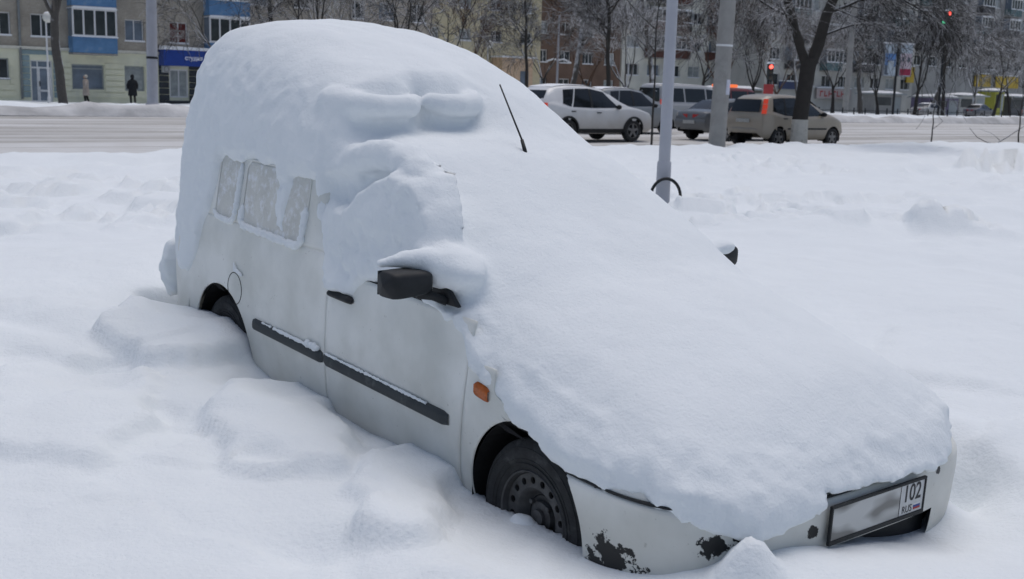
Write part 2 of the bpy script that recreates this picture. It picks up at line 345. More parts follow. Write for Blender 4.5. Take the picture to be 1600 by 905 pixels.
def side_panel(name, mat, xa, xb, za, zb, sgn=-1, off=0.0, arches=(0.0, -2.6), h=.018, parent=None, edge=.007, ra=ARCH_R):
    """sheet on the body side between x=xa(z)..xb(z), z=za..zb (za may be fn of x-fraction); wheel arches cut out, rim folded inwards"""
    nz = max(3, int((zb - za) / h)); nx = max(3, int((xb(za) - xa(za)) / h))
    Z, T = np.meshgrid(np.linspace(za, zb, nz), np.linspace(0, 1, nx), indexing='ij')
    X = np.vectorize(xa)(Z) * (1 - T) + np.vectorize(xb)(Z) * T
    keep = np.ones((nz - 1, nx - 1), bool)
    for ax in arches:
        r = np.hypot(X - ax, Z - ARCH_Z); ins = r < ra
        keep &= ~(ins[:-1, :-1] & ins[1:, :-1] & ins[1:, 1:] & ins[:-1, 1:])
        k = np.where(ins, ra / np.maximum(r, 1e-4), 1.0); near = r > ra - .05
        k = np.where(ins & near, k, 1.0); X = ax + (X - ax) * k; Z = ARCH_Z + (Z - ARCH_Z) * k
    Y = sgn * (yw(X, Z) + off) * np.where((sgn > 0) & (Z > .98), .92, 1.0)
    V = np.stack([X, Y, Z], -1); F = gridfaces(V, keep)
    if sgn > 0: F = F[:, ::-1]
    V = V.reshape(-1, 3)
    if edge > 0:   # fold boundary edges inwards
        e = np.concatenate([F[:, [0, 1]], F[:, [1, 2]], F[:, [2, 3]], F[:, [3, 0]]]); key = np.sort(e, 1)
        un, inv, ct = np.unique(key[:, 0] * len(V) + key[:, 1], return_inverse=True, return_counts=True)
        be = e[ct[inv] == 1]; bv = np.unique(be); mp = -np.ones(len(V), int); mp[bv] = np.arange(len(bv)) + len(V)
        W = V[bv].copy(); W[:, 1] -= sgn * edge
        F = np.concatenate([F, np.stack([be[:, 1], be[:, 0], mp[be[:, 0]], mp[be[:, 1]]], 1)]); V = np.concatenate([V, W])
    used = np.unique(F); rm = -np.ones(len(V), int); rm[used] = np.arange(len(used))
    o = mk(name, V[used], rm[F], mat, parent or van, True)
    return o

def paint_mat():
    m = bpy.data.materials.new('white van paint'); m.use_nodes = True; t = m.node_tree; N = t.nodes; L = t.links; b = N['Principled BSDF']
    b.inputs['Roughness'].default_value = .42; b.inputs['Specular IOR Level'].default_value = .35
    tc = N.new('ShaderNodeTexCoord'); sp = N.new('ShaderNodeSeparateXYZ'); L.new(tc.outputs['Object'], sp.inputs[0])
    n1 = N.new('ShaderNodeTexNoise'); n1.inputs['Scale'].default_value = 3.0; n1.inputs['Detail'].default_value = 6; L.new(tc.outputs['Object'], n1.inputs['Vector'])
    # road dirt: thicker low on the panels, broken by noise
    ad = N.new('ShaderNodeMath'); ad.operation = 'MULTIPLY_ADD'; L.new(n1.outputs['Fac'], ad.inputs[0]); ad.inputs[1].default_value = .5; L.new(sp.outputs['Z'], ad.inputs[2])
    mr = N.new('ShaderNodeMapRange'); mr.inputs['From Min'].default_value = .50; mr.inputs['From Max'].default_value = .95; mr.inputs['To Min'].default_value = .55; mr.inputs['To Max'].default_value = 0; L.new(ad.outputs[0], mr.inputs['Value'])
    m0 = N.new('ShaderNodeMix'); m0.data_type = 'RGBA'; m0.inputs['A'].default_value = (.64, .655, .62, 1); m0.inputs['B'].default_value = (.80, .81, .78, 1)
    rc_ = N.new('ShaderNodeMapRange'); rc_.inputs['From Min'].default_value = .34; rc_.inputs['From Max'].default_value = .60; L.new(n1.outputs['Fac'], rc_.inputs['Value']); L.new(rc_.outputs[0], m0.inputs['Factor'])
    m1 = N.new('ShaderNodeMix'); m1.data_type = 'RGBA'; L.new(m0.outputs['Result'], m1.inputs['A']); m1.inputs['B'].default_value = (.47, .455, .40, 1); L.new(mr.outputs[0], m1.inputs['Factor'])
    n3 = N.new('ShaderNodeTexNoise'); n3.inputs['Scale'].default_value = 45; n3.inputs['Detail'].default_value = 3; L.new(tc.outputs['Object'], n3.inputs['Vector'])
    r3 = N.new('ShaderNodeMapRange'); r3.inputs['From Min'].default_value = .70; r3.inputs['From Max'].default_value = .76; r3.inputs['To Max'].default_value = .35; L.new(n3.outputs['Fac'], r3.inputs['Value'])
    m2 = N.new('ShaderNodeMix'); m2.data_type = 'RGBA'; L.new(m1.outputs['Result'], m2.inputs['A']); m2.inputs['B'].default_value = (.22, .21, .18, 1); L.new(r3.outputs[0], m2.inputs['Factor'])
    L.new(m2.outputs['Result'], b.inputs['Base Color'])
    rr = N.new('ShaderNodeMapRange'); rr.inputs['To Min'].default_value = .35; rr.inputs['To Max'].default_value = .6; L.new(n1.outputs['Fac'], rr.inputs['Value']); L.new(rr.outputs[0], b.inputs['Roughness'])
    return m
def flake_paint(patches):
    """bumper paint with flaked spots that bare black plastic: (x,y,z,radius)"""
    m = paint_mat().copy(); m.name = 'flaked bumper paint'; t = m.node_tree; N = t.nodes; L = t.links; b = N['Principled BSDF']
    src = b.inputs['Base Color'].links[0].from_socket; tc = [n for n in N if n.type == 'TEX_COORD'][0]
    nz = N.new('ShaderNodeTexNoise'); nz.inputs['Scale'].default_value = 22; nz.inputs['Detail'].default_value = 5; nz.inputs['Roughness'].default_value = .7; L.new(tc.outputs['Object'], nz.inputs['Vector'])
    cur = None
    for (x, y, z, r, az) in patches:
        sb = N.new('ShaderNodeVectorMath'); sb.operation = 'SUBTRACT'; L.new(tc.outputs['Object'], sb.inputs[0]); sb.inputs[1].default_value = (x, y, z)
        ml = N.new('ShaderNodeVectorMath'); ml.operation = 'MULTIPLY'; L.new(sb.outputs[0], ml.inputs[0]); ml.inputs[1].default_value = (1 / r, 1 / r, az / r)
        ln = N.new('ShaderNodeVectorMath'); ln.operation = 'LENGTH'; L.new(ml.outputs[0], ln.inputs[0])
        if cur is None: cur = ln.outputs['Value']
        else:
            mn = N.new('ShaderNodeMath'); mn.operation = 'MINIMUM'; L.new(cur, mn.inputs[0]); L.new(ln.outputs['Value'], mn.inputs[1]); cur = mn.outputs[0]
    ad = N.new('ShaderNodeMath'); ad.operation = 'MULTIPLY_ADD'; L.new(nz.outputs['Fac'], ad.inputs[0]); ad.inputs[1].default_value = 2.6; L.new(cur, ad.inputs[2])
    mr = N.new('ShaderNodeMapRange'); mr.inputs['From Min'].default_value = 2.12; mr.inputs['From Max'].default_value = 2.20; mr.inputs['To Min'].default_value = 1; mr.inputs['To Max'].default_value = 0; L.new(ad.outputs[0], mr.inputs['Value'])
    mx = N.new('ShaderNodeMix'); mx.data_type = 'RGBA'; L.new(src, mx.inputs['A']); mx.inputs['B'].default_value = (.012, .013, .014, 1); L.new(mr.outputs[0], mx.inputs['Factor'])
    L.new(mx.outputs['Result'], b.inputs['Base Color'])
    return m
M_PAINT = paint_mat()
M_BLK = pm('black plastic', (.012, .014, .016), .62, .2, 20, .0006, 300)
M_MOULD = pm('grey rubbing strip', (.035, .042, .046), .6, .15, 12, .0005, 250, col2=(.10, .11, .11), c2lo=.58, c2hi=.75, c2s=9)
M_TYRE = pm('tyre rubber', (.028, .029, .03), .85, .25, 25, .002, 90, col2=(.10, .10, .10), c2lo=.55, c2hi=.8, c2s=14)
M_STEEL = pm('grey steel rim', (.10, .10, .10), .55, .25, 20, .0004, 200, metal=.5, col2=(.05, .035, .025), c2lo=.55, c2hi=.75, c2s=15)
M_DARK = pm('dark cavity', (.008, .008, .009), .95, .1)
M_FROST = pm('frosted glass', (.62, .625, .59), .5, .08, 9, .004, 70, col2=(.76, .78, .80), c2lo=.5, c2hi=.66, c2s=22)
M_GLASSD = pm('dark glass', (.02, .025, .028), .08, .1, spec=.5)

side_seam = lambda z: -1.47 + .012 * math.sin((z - .3) * 3)
door_front = lambda z: -.415 + .115 * max(0, z - .35)
for sg in (-1, 1):
    side_panel('rear_quarter', M_PAINT, lambda z: -3.33 + .0 * z, lambda z: side_seam(z) - .003, .20, 1.0, sg, 0, (-2.6,))
    side_panel('door', M_PAINT, lambda z: side_seam(z) + .003, lambda z: door_front(z) - .004, .225, .945 if sg < 0 else .86, sg, 0, ())
    side_panel('sill', M_PAINT, lambda z: -2.20, lambda z: -.40, .12, .215, sg, -.006, (0.0, -2.6))
    side_panel('front_fender', M_PAINT, lambda z: door_front(z) + .003, lambda z: .36 - .56 * float(sst(.58, .72, z)), .20, .80, sg, 0, (0.0,))
    side_panel('gap_shade_shell', M_DARK, lambda z: -3.30, lambda z: .45 - 1.0 * float(sst(.60, .66, z)), .14, 1.0, sg, -.014, (0.0, -2.6), .03, edge=0, ra=ARCH_R + .02)  # near-black sheet behind the panels: shade for their gaps put into colour
    # upper cargo side with two windows pressed into it
    up = side_panel('upper_side', M_PAINT, lambda z: -3.27 + .3 * (z - 1) ** 2, lambda z: -1.50 - .11 * float(sst(1.08, 1.22, z)), 1.0, 1.62, sg, 0, ())
# frosted side windows
def win_patch(name, xa, xb, za, zb, sg, mat, off, parent=van, n=12):
    X, Z = np.meshgrid(np.linspace(xa, xb, n), np.linspace(za, zb, n), indexing='ij'); V = np.stack([X, sg * (yw(X, Z) + off) * (.92 if sg > 0 else 1), Z], -1)
    c = .035; # rounded corners
    fx = np.minimum(X - xa, xb - X); fz = np.minimum(Z - za, zb - Z)
    F = gridfaces(V); F = F[:, ::-1] if sg > 0 else F
    return mk(name, V.reshape(-1, 3), F, mat, parent, True)
def win_frame(name, xa, xb, za, zb, sg, parent, mat, r=.006):
    pts = []; c = .05
    for (cx, cz, a0) in ((xb - c, zb - c, 0), (xa + c, zb - c, 90), (xa + c, za + c, 180), (xb - c, za + c, 270)):
        for k in range(6):
            w = math.radians(a0 + k * 18); x, z = cx + c * math.cos(w), cz + c * math.sin(w); pts.append((x, sg * (float(yw(x, z)) + .003) * (.92 if sg > 0 else 1), z))
    pts.append(pts[0]); return MB().tube(pts, r, 6, False).build(name, mat, parent, True)
M_SEAL = M_PAINT
for sg in (-1, 1):
    for (xa, xb) in ((-2.71, -2.45), (-2.39, -1.725)):
        w = win_patch('side_window', xa + .012, xb - .012, 1.005, 1.315, sg, M_FROST, .004); win_frame('window_seal', xa, xb, .993, 1.327, sg, w, M_SEAL)
    dw = MB()
    X, T = np.meshgrid(np.linspace(-1.52, -.60, 10), np.linspace(0, 1, 8), indexing='ij'); ztop = np.interp(X, [-1.52, -1.05, -.60], [1.44, 1.44, 1.03]); Z = 1.0 + (ztop - 1.0) * T
    dw = mk('door_window', np.stack([X, sg * (yw(X, Z) - .01) * (.72 if sg > 0 else 1), Z if sg < 0 else 1 + (Z - 1) * .7], -1).reshape(-1, 3), gridfaces(np.stack([X, X, Z], -1)), M_GLASSD, van, True)
    pts = [(-1.50, sg * (float(yw(-1.50, 1.0)) - .02), 1.0), (-1.49, sg * (float(yw(-1.49, 1.44)) - .02), 1.44), (-1.3, sg * float(yw(-1.3, 1.455)), 1.455), (-1.02, sg * float(yw(-1.02, 1.45)), 1.45), (-.8, sg * float(yw(-.8, 1.26)), 1.26), (-.56, sg * float(yw(-.56, 1.0)), 1.0)]
    MB().tube([(a, b * (.72 if sg > 0 else 1), c if sg < 0 else 1 + (c - 1) * .7) for a, b, c in pts], .012, 6).build('door_frame', M_BLK, van, True)
# roof, windscreen, bonnet, rear doors (under the snow)
_xs = np.array([-3.30, -3.2, -3.0, -2.2, -1.75, -1.6, -1.45, -1.15, -.35, .1, .45, .68, .78]); _zs = np.array([1.58, 1.72, 1.76, 1.76, 1.62, 1.48, 1.38, 1.33, .90, .82, .74, .66, .58])
_ws = np.array([.60, .62, .62, .62, .61, .60, .58, .56, .68, .76, .72, .58, .45])
def top_strip(name, i0, i1, mat):
    x = np.linspace(_xs[i0], _xs[i1], 24); P = np.zeros((24, 15, 3)); t_ = np.linspace(-1, 1, 15)
    for j, q in enumerate(t_):
        P[:, j, 0] = x; P[:, j, 1] = q * np.interp(x, _xs, _ws) * .93; P[:, j, 2] = np.interp(x, _xs, _zs) - .11 * q * q
    return MB().grid(P).build(name, mat, van, True)
top_strip('roof', 0, 5, M_PAINT); top_strip('cab_roof', 5, 7, M_PAINT); top_strip('windscreen', 7, 8, M_GLASSD); top_strip('bonnet', 8, 11, M_PAINT)
MB().box(-3.31, -3.28, -.66, -.006, .42, 1.5).build('rear_door', M_PAINT, van, False, .02); MB().box(-3.31, -3.28, .006, .66, .42, 1.5).build('rear_door', M_PAINT, van, False, .02)
MB().box(-3.2, .55, -.70, .70, .17, .24).build('floor_pan', M_DARK, van)
MB().box(-3.28, .62, -.50, .50, .24, .60).build('dark_filler_core', M_DARK, van)  # near-black box added inside the body so openings and gaps look dark
# wheel arch liners
for ax in (0.0, -2.6):
    for sg in (-1, 1):
        mb = MB(); n = 28; V = []; F = []
        for k in range(n + 1):
            w = math.pi * 1.16 * k / n - .08 * math.pi
            for y in (.806, .50): V.append((ax + (ARCH_R + .002) * math.cos(w), sg * y * (1 if ax < -1 else 1), ARCH_Z + (ARCH_R + .002) * math.sin(w)))
        for k in range(n): F.append((2 * k, 2 * k + 1, 2 * k + 3, 2 * k + 2))
        V.append((ax, sg * .50, ARCH_Z)); c = len(V) - 1
        for k in range(n): F.append((2 * k + 1, c, 2 * k + 3))
        mb.add(V, F).build('arch_liner', M_DARK, van)
# wheels: tyre, pressed steel rim with sixteen holes
def tyre_prof(R=.292, w=.088, ri=.176):
    return [(ri, -w * .80), (ri + .012, -w * .92), (R - .055, -w), (R - .03, -w * .97), (R - .010, -w * .84), (R - .001, -w * .66), (R, -w * .3), (R, w * .3), (R - .001, w * .66), (R - .010, w * .84), (R - .03, w * .97), (R - .055, w), (ri + .012, w * .92), (ri, w * .80)]
def van_wheel(ax, sg, steer=0.0):
    root = empty('wheel', (ax, sg * .712, .288)); root.parent = van; root.rotation_euler = (0, 0, (0 if sg < 0 else math.pi) + steer)
    MB().lathe(tyre_prof(), 48, 'y').build('tyre', M_TYRE, root, True)
    for r in (.205, .222, .262):    # moulded ribs
        MB().lathe([(r - .002, -.0835), (r - .001, -.0885), (r + .001, -.0885), (r + .002, -.0835)], 48, 'y').build('tyre_rib', M_TYRE, root, True)
    yo = -.058     # outer face of the rim
    mb = MB(); mb.lathe([(.182, -.075), (.178, -.082), (.172, -.078), (.168, -.062), (.166, yo + .004), (.164, yo)], 48, 'y')
    N_ = 16; r0, r1, rm, rh = .112, .164, .139, .0135
    for k in range(N_):
        a0 = 2 * math.pi * k / N_; a1 = 2 * math.pi * (k + 1) / N_; am = (a0 + a1) / 2
        outer = [(r1, a0 + (a1 - a0) * t) for t in (0, .25, .5, .75, 1)] + [(r1 + (r0 - r1) * t, a1) for t in (.33, .67)] + [(r0, a1 + (a0 - a1) * t) for t in (0, .25, .5, .75, 1)] + [(r0 + (r1 - r0) * t, a0) for t in (.33, .67)]
        V = []; n = len(outer)
        hc = (rm * math.cos(am), rm * math.sin(am))
        for (r, a) in outer: V.append((r * math.cos(a), yo, r * math.sin(a)))
        hp = []
        for v in list(V):
            dx, dz = v[0] - hc[0], v[2] - hc[1]; l = math.hypot(dx, dz); hp.append((hc[0] + dx / l * rh, yo, hc[1] + dz / l * rh))
        V += hp + [(p[0], yo + .012, p[2]) for p in hp]
        F = [(i, (i + 1) % n, n + (i + 1) % n, n + i) for i in range(n)] + [(n + i, n + (i + 1) % n, 2 * n + (i + 1) % n, 2 * n + i) for i in range(n)]
        mb.add(V, F)
    mb.lathe([(.112, yo), (.104, yo + .006), (.092, yo + .030), (.078, yo + .040), (.060, yo + .040), (.055, yo + .022), (.032, yo + .018), (.030, yo + .004), (.012, yo), (.0005, yo)], 40, 'y')
    rim = mb.build('rim', M_STEEL, root, True)
    m = rim.modifiers.new('es', 'EDGE_SPLIT'); m.split_angle = math.radians(35)
    MB().lathe([(.17, yo + .02), (.17, .06), (.0005, .06)], 32, 'y').build('rim_barrel', M_DARK, root, True)
    MB().lathe([(.165, yo + .016), (.0005, yo + .060)], 32, 'y').build('brake_drum', M_DARK, root, True)
    for k in range(4):
        a = math.pi / 4 + k * math.pi / 2; MB().lathe([(.0005, yo + .008), (.010, yo + .010), (.011, yo + .026)], 6, 'y', (.066 * math.cos(a), 0, .066 * math.sin(a))).build('wheel_bolt', M_STEEL, rim)
    return root
for ax in (0.0, -2.6):
    for sg in (-1, 1): van_wheel(ax, sg)
# front bumper, wrapped from arch to arch
M_BUMP = flake_paint([(.47, -.79, .335, .10, 1.0), (.41, -.81, .305, .07, 1.3), (.55, -.75, .315, .075, 1.2), (.61, -.73, .300, .06, 1.3), (.735, -.66, .455, .060, 1.3), (.785, -.60, .482, .034, 2.2), (.69, -.70, .535, .034, 1.6), (.64, -.73, .550, .024, 2.5), (.58, -.76, .556, .024, 3), (.862, -.315, .455, .030, 1.0), (.66, .72, .60, .035, 1), (.70, .72, .52, .025, 1), (.845, .40, .52, .022, 1.5), (.38, -.83, .556, .026, 3), (.80, -.60, .26, .05, 1.5), (.70, -.70, .33, .03, 1.2)])
_xb = np.linspace(.20, .8499, 46); _xb = .85 - (.85 - .20) * np.linspace(1, 0, 60) ** 2.6; _xb[-1] = .8499999
pl = [(x, -.842 * float(plan(x))) for x in _xb]; path = pl + [(x, -y) for x, y in reversed(pl)]
# resample evenly
path = np.array(path); dd = np.r_[0, np.cumsum(np.hypot(*np.diff(path, axis=0).T))]; tt = np.linspace(0, dd[-1], 150); path = np.stack([np.interp(tt, dd, path[:, 0]), np.interp(tt, dd, path[:, 1])], 1)
tg = np.gradient(path, axis=0); nr = np.stack([tg[:, 1], -tg[:, 0]], 1); nr /= np.linalg.norm(nr, axis=1)[:, None]
bz = np.array([.225, .235, .26, .30, .335, .37, .405, .44, .475, .51, .535, .550, .556, .556]); bo = np.array([-.05, -.015, -.002, .006, .010, .012, .014, .016, .017, .016, .012, .002, -.014, -.05])
bz = np.interp(np.linspace(0, 13, 40), np.arange(14), bz); bo = np.interp(np.linspace(0, 13, 40), np.arange(14), bo)
BP = np.zeros((len(path), len(bz), 3))
for j in range(len(bz)): BP[:, j, 0] = path[:, 0] + nr[:, 0] * bo[j]; BP[:, j, 1] = path[:, 1] + nr[:, 1] * bo[j]; BP[:, j, 2] = bz[j]
rr_ = np.hypot(BP[..., 0], BP[..., 2] - ARCH_Z); ins = (rr_ < ARCH_R)
keep = ~(ins[:-1, :-1] & ins[1:, :-1] & ins[1:, 1:] & ins[:-1, 1:])
kk = np.where(ins & (rr_ > ARCH_R - .06), ARCH_R / np.maximum(rr_, .01), 1); BP[..., 0] *= kk; BP[..., 2] = ARCH_Z + (BP[..., 2] - ARCH_Z) * kk
# open the lower intake and number plate recess below
inta = (np.abs(BP[..., 1]) < .40) & (BP[..., 2] < .385) & (BP[..., 0] > .75)
keep &= ~(inta[:-1, :-1] & inta[1:, :-1] & inta[1:, 1:] & inta[:-1, 1:])
F = gridfaces(BP, keep); us = np.unique(F); rm = -np.ones(BP.shape[0] * BP.shape[1], int); rm[us] = np.arange(len(us))
fb = mk('front_bumper', BP.reshape(-1, 3)[us], rm[F], M_BUMP, van, True); fb['label'] = 'front bumper with flaked paint baring black plastic'
mb = MB(); mb.box(.70, .80, -.42, .42, .20, .40); mb.build('lower_intake', M_BLK, van)
mb = MB(); mb.grid(np.stack([np.stack([path[8:-8, 0] - .06 * nr[8:-8, 0], path[8:-8, 1] - .06 * nr[8:-8, 1], np.full(len(path) - 16, z)], 1) for z in (.20, .25, .548)])).build('bumper_beam', M_DARK, van)
mb = MB(); mb.grid(np.stack([np.stack([path[10:-10, 0] - .012 * nr[10:-10, 0] - k * .25, path[10:-10, 1] * (1 - .0 * k), np.full(len(path) - 20, z)], 1) for z, k in ((.562, 0.08), (.60, .25), (.64, .6), (.67, 1.0))])).build('front_panel', M_PAINT, van, True)
for sg in (-1, 1):
    mb = MB(); P = np.zeros((10, 6, 3))
    for i, y in enumerate(np.linspace(.40, .72, 10)):
        x = .2 + .65 * (1 - min(.999, y / .842) ** 3.4) ** (1 / 3.4)
        for j, z in enumerate(np.linspace(.562, .60, 6)): P[i, j] = (x - .075 - 1.2 * max(0, z - .6) ** 1.2, sg * y, z)
    mb.grid(P).build('headlight', pm('headlight glass', (.35, .37, .40), .1, .1), van, True)
# front bumper lower lip
lip = path[6:-6]; ln = nr[6:-6]
MB().tube([(p[0] - .012 * q[0], p[1] - .012 * q[1], .225) for p, q in zip(lip, ln)], .018, 6).build('bumper_lip', M_BLK, van, True)
# dark seam between bumper and fender
MB().tube([(p[0] + .001 * q[0], p[1] + .001 * q[1], .5585) for p, q in zip(path[2:70], nr[2:70])], .0055, 5).build('bumper_seam', M_BLK, van, True)
# side rubbing strip in two pieces
def strip(xa, xb, sg):
    n = 30; P = np.zeros((n, 7, 3)); zc = .530
    for i, x in enumerate(np.linspace(xa, xb, n)):
        e = min(1, min(x - xa, xb - x) / .03 + .35)
        for j, (dz, o) in enumerate(((-.030, 0), (-.026, .012), (-.016, .019), (0, .021), (.016, .019), (.026, .012), (.030, 0))): P[i, j] = (x, sg * (float(yw(x, zc)) + o * e), zc + dz * (.55 + .45 * e))
    return MB().grid(P).build('rubbing_strip', M_MOULD, van, True)
for sg in (-1, 1): strip(-2.20, -1.476, sg); strip(-1.466, -.475, sg)
# door handle, filler flap, indicator
for sg in (-1, 1):
    mb = MB(); P = np.zeros((14, 9, 3))
    for i, x in enumerate(np.linspace(-1.435, -1.225, 14)):
        e = min(1, min(x + 1.435, -1.225 - x) / .025 + .3)
        for j, w in enumerate(np.linspace(0, math.pi, 9)): P[i, j] = (x, sg * (float(yw(x, .842)) + .030 * e * math.sin(w)), .842 - .017 * e * math.cos(w) - .004 * (x + 1.33))
    mb.grid(P).build('door_handle', M_BLK, van, True)
    mb = MB(); P = np.zeros((12, 5, 3))
    for i, x in enumerate(np.linspace(-.312, -.224, 12)):
        hgt = .030 * (1 - abs((x + .268) / .046) ** 4) ** .25 if abs((x + .268) / .046) < 1 else .002
        for j, q in enumerate((-1, -.8, 0, .8, 1)): P[i, j] = (x, sg * (float(yw(x, .70)) + (.010 if abs(q) < .9 else -.002)), .700 - .12 * (x + .268) + hgt * q)
    mb.grid(P).build('turn_signal', pm('amber lens', (.42, .10, .012), .25, .2, 60, .001, 120), van, True)
mb = MB(); P = []
for k in range(37):
    w = 2 * math.pi * k / 36; x, z = -2.417 + .082 * math.cos(w), .664 + .082 * math.sin(w); P.append((x, -(float(yw(x, z)) + .0005), z))
MB().tube(P, .0022, 5, False).build('filler_flap_gap', M_DARK, van)
# rear bumper
rb = np.array([(-3.02, -.83), (-3.22, -.82), (-3.36, -.74), (-3.43, -.5), (-3.45, 0), (-3.43, .5), (-3.36, .74), (-3.22, .82), (-3.02, .83)])
d2 = np.r_[0, np.cumsum(np.hypot(*np.diff(rb, axis=0).T))]; t2 = np.linspace(0, d2[-1], 50); rbx = np.stack([np.interp(t2, d2, rb[:, 0]), np.interp(t2, d2, rb[:, 1])], 1)
MB().grid(np.stack([np.stack([rbx[:, 0] + o, rbx[:, 1] * (1 - o * .1), np.full(50, z)], 1) for z, o in ((.25, .05), (.28, .0), (.42, -.012), (.53, -.005), (.55, .03))])).build('rear_bumper', M_PAINT, van, True)
# mirrors
def mirror(sg, M4):
    root = empty('mirror'); root.parent = van; root.matrix_local = M4
    P = np.zeros((17, 20, 3))     # housing: rounded shell, local x = forward, y = outwards, z up
    for i, t_ in enumerate(np.linspace(0, 1, 17)):
        sc = (1 - abs(2 * t_ - 1) ** 4.5) ** (1 / 4.5); y = .21 * t_
        for j in range(20):
            w = 2 * math.pi * j / 19; c_, s_ = math.cos(w), math.sin(w); se = 4.2
            P[i, j] = (.052 * sc * math.copysign(abs(c_) ** (2 / se), c_) * (1.0 if c_ < 0 else 1.25), sg * y, .055 * (sc * .97 + .03) * math.copysign(abs(s_) ** (2 / se), s_) * (1 - .18 * (1 - t_)))
    MB().grid(P).build('housing', M_BLK, root, True)
    MB().box(-.056, -.050, sg * .03 if sg > 0 else sg * .19, sg * .19 if sg > 0 else sg * .03, -.045, .045).build('mirror_glass', M_GLASSD, root)
    mb = MB().tube([(.01, sg * .05, -.045), (.03, sg * -.01, -.058), (.07, sg * -.05, -.075)], [.022, .018, .02], 8); mb.build('arm', M_BLK, root, True)
    mb = MB(); mb.prism([(-.02, -.09), (.14, -.09), (-.01, .05)], sg * -.055 - .012, sg * -.055 + .012); mb.build('sail_panel', M_BLK, root, False, .006)
    return root
mirror(-1, Matrix.Translation((-.60, -.875, 1.062)) @ Matrix.Rotation(math.radians(6), 4, 'Z'))
mirror(1, Matrix.Translation((-.70, .785, 1.0)) @ Matrix.Rotation(math.radians(8), 4, 'Z'))
# aerial
MB().tube([(-1.12, 0, 1.44), (-1.135, 0, 1.485), (-1.160, 0, 1.53)], [.011, .0095, .0075], 8).build('aerial_base', M_BLK, van, True)
MB().tube([(-1.160, 0, 1.53), (-1.25, 0, 1.645), (-1.345, 0, 1.768)], [.0045, .004, .0035], 6).build('aerial', M_BLK, van, True)
# number plate: frame, plate, printed marks
pr = empty('number_plate', (.884, 0, .476)); pr.parent = van; pr['label'] = 'number plate with region code 102 and smeared digits'
PW, PH = .52, .112
mb = MB()
for (y0, y1, z0, z1) in ((-.268, .268, .056, .066), (-.268, .268, -.072, -.056), (-.268, -.259, -.056, .056), (.259, .268, -.056, .056)): mb.box(-.006, .006, y0, y1, z0, z1)
mb.build('plate_frame', M_BLK, pr, False, .002)
def plate_mat():
    m = bpy.data.materials.new('plate smear'); m.use_nodes = True; t = m.node_tree; N = t.nodes; L = t.links; b = N['Principled BSDF']; b.inputs['Roughness'].default_value = .5
    tc = N.new('ShaderNodeTexCoord'); mp = N.new('ShaderNodeMapping'); mp.inputs['Scale'].default_value = (1, 5, 13); mp.inputs['Rotation'].default_value = (.14, 0, 0); mp.inputs['Location'].default_value = (0, 1.7, .4); L.new(tc.outputs['Object'], mp.inputs[0])
    n = N.new('ShaderNodeTexNoise'); n.inputs['Scale'].default_value = 1.3; n.inputs['Detail'].default_value = .6; L.new(mp.outputs[0], n.inputs['Vector'])
    cr = N.new('ShaderNodeValToRGB'); e = cr.color_ramp.elements; e[0].position = .36; e[0].color = (.20, .20, .19, 1); e[1].position = .56; e[1].color = (.52, .53, .52, 1); L.new(n.outputs['Fac'], cr.inputs[0]); L.new(cr.outputs[0], b.inputs['Base Color'])
    return m
MB().box(-.004, .002, -.259, .118, -.056, .056).build('plate_number_field', plate_mat(), pr)
pf = MB().box(-.004, .002, .121, .259, -.056, .056).build('plate_region_field', pm('plate white', (.55, .56, .56), .45, .06, 40), pr)
MB().box(.0022, .0030, .1185, .1205, -.056, .056).build('divider', M_BLK, pr)
M_INK = pm('black ink', (.03, .03, .032), .6, .05)
def text_mesh(name, s, size, parent, mat, M4, extrude=.0004, sx=1.0, bold=0.0, shear=0.0):
    cu = bpy.data.curves.new(name, 'FONT'); cu.body = s; cu.size = size; cu.align_x = 'CENTER'; cu.align_y = 'CENTER'; cu.extrude = extrude; cu.offset = bold; cu.shear = shear; cu.resolution_u = 4
    o = bpy.data.objects.new(name, cu); COL.objects.link(o); bpy.context.view_layer.update()
    me = bpy.data.meshes.new_from_object(o.evaluated_get(bpy.context.evaluated_depsgraph_get())); me.name = name
    bpy.data.objects.remove(o); bpy.data.curves.remove(cu)
    me.materials.clear(); me.materials.append(mat)
    r = mesh_obj(name, me, parent); r.matrix_local = M4 @ Matrix.Diagonal((sx, 1, 1, 1)); return r
FRONT = Matrix(((0, 0, 1, 0), (1, 0, 0, 0), (0, 1, 0, 0), (0, 0, 0, 1)))     # text x -> van y, text y -> van z, normal -> van x
text_mesh('lettering', '102', .088, pr, M_INK, Matrix.Translation((.0028, .190, .018)) @ FRONT, sx=.82, bold=.001)
text_mesh('lettering', 'RUS', .038, pr, M_INK, Matrix.Translation((.0028, .166, -.038)) @ FRONT, sx=.9)
MB().box(.0022, .0032, .205, .245, -.0305, -.026).build('flag_stripe', pm('flag white', (.7, .7, .7)), pr); MB().box(.0022, .0032, .205, .245, -.039, -.0307).build('flag_stripe', pm('flag blue', (.03, .06, .25)), pr); MB().box(.0022, .0032, .205, .245, -.047, -.0392).build('flag_stripe', pm('flag red', (.35, .03, .03)), pr)
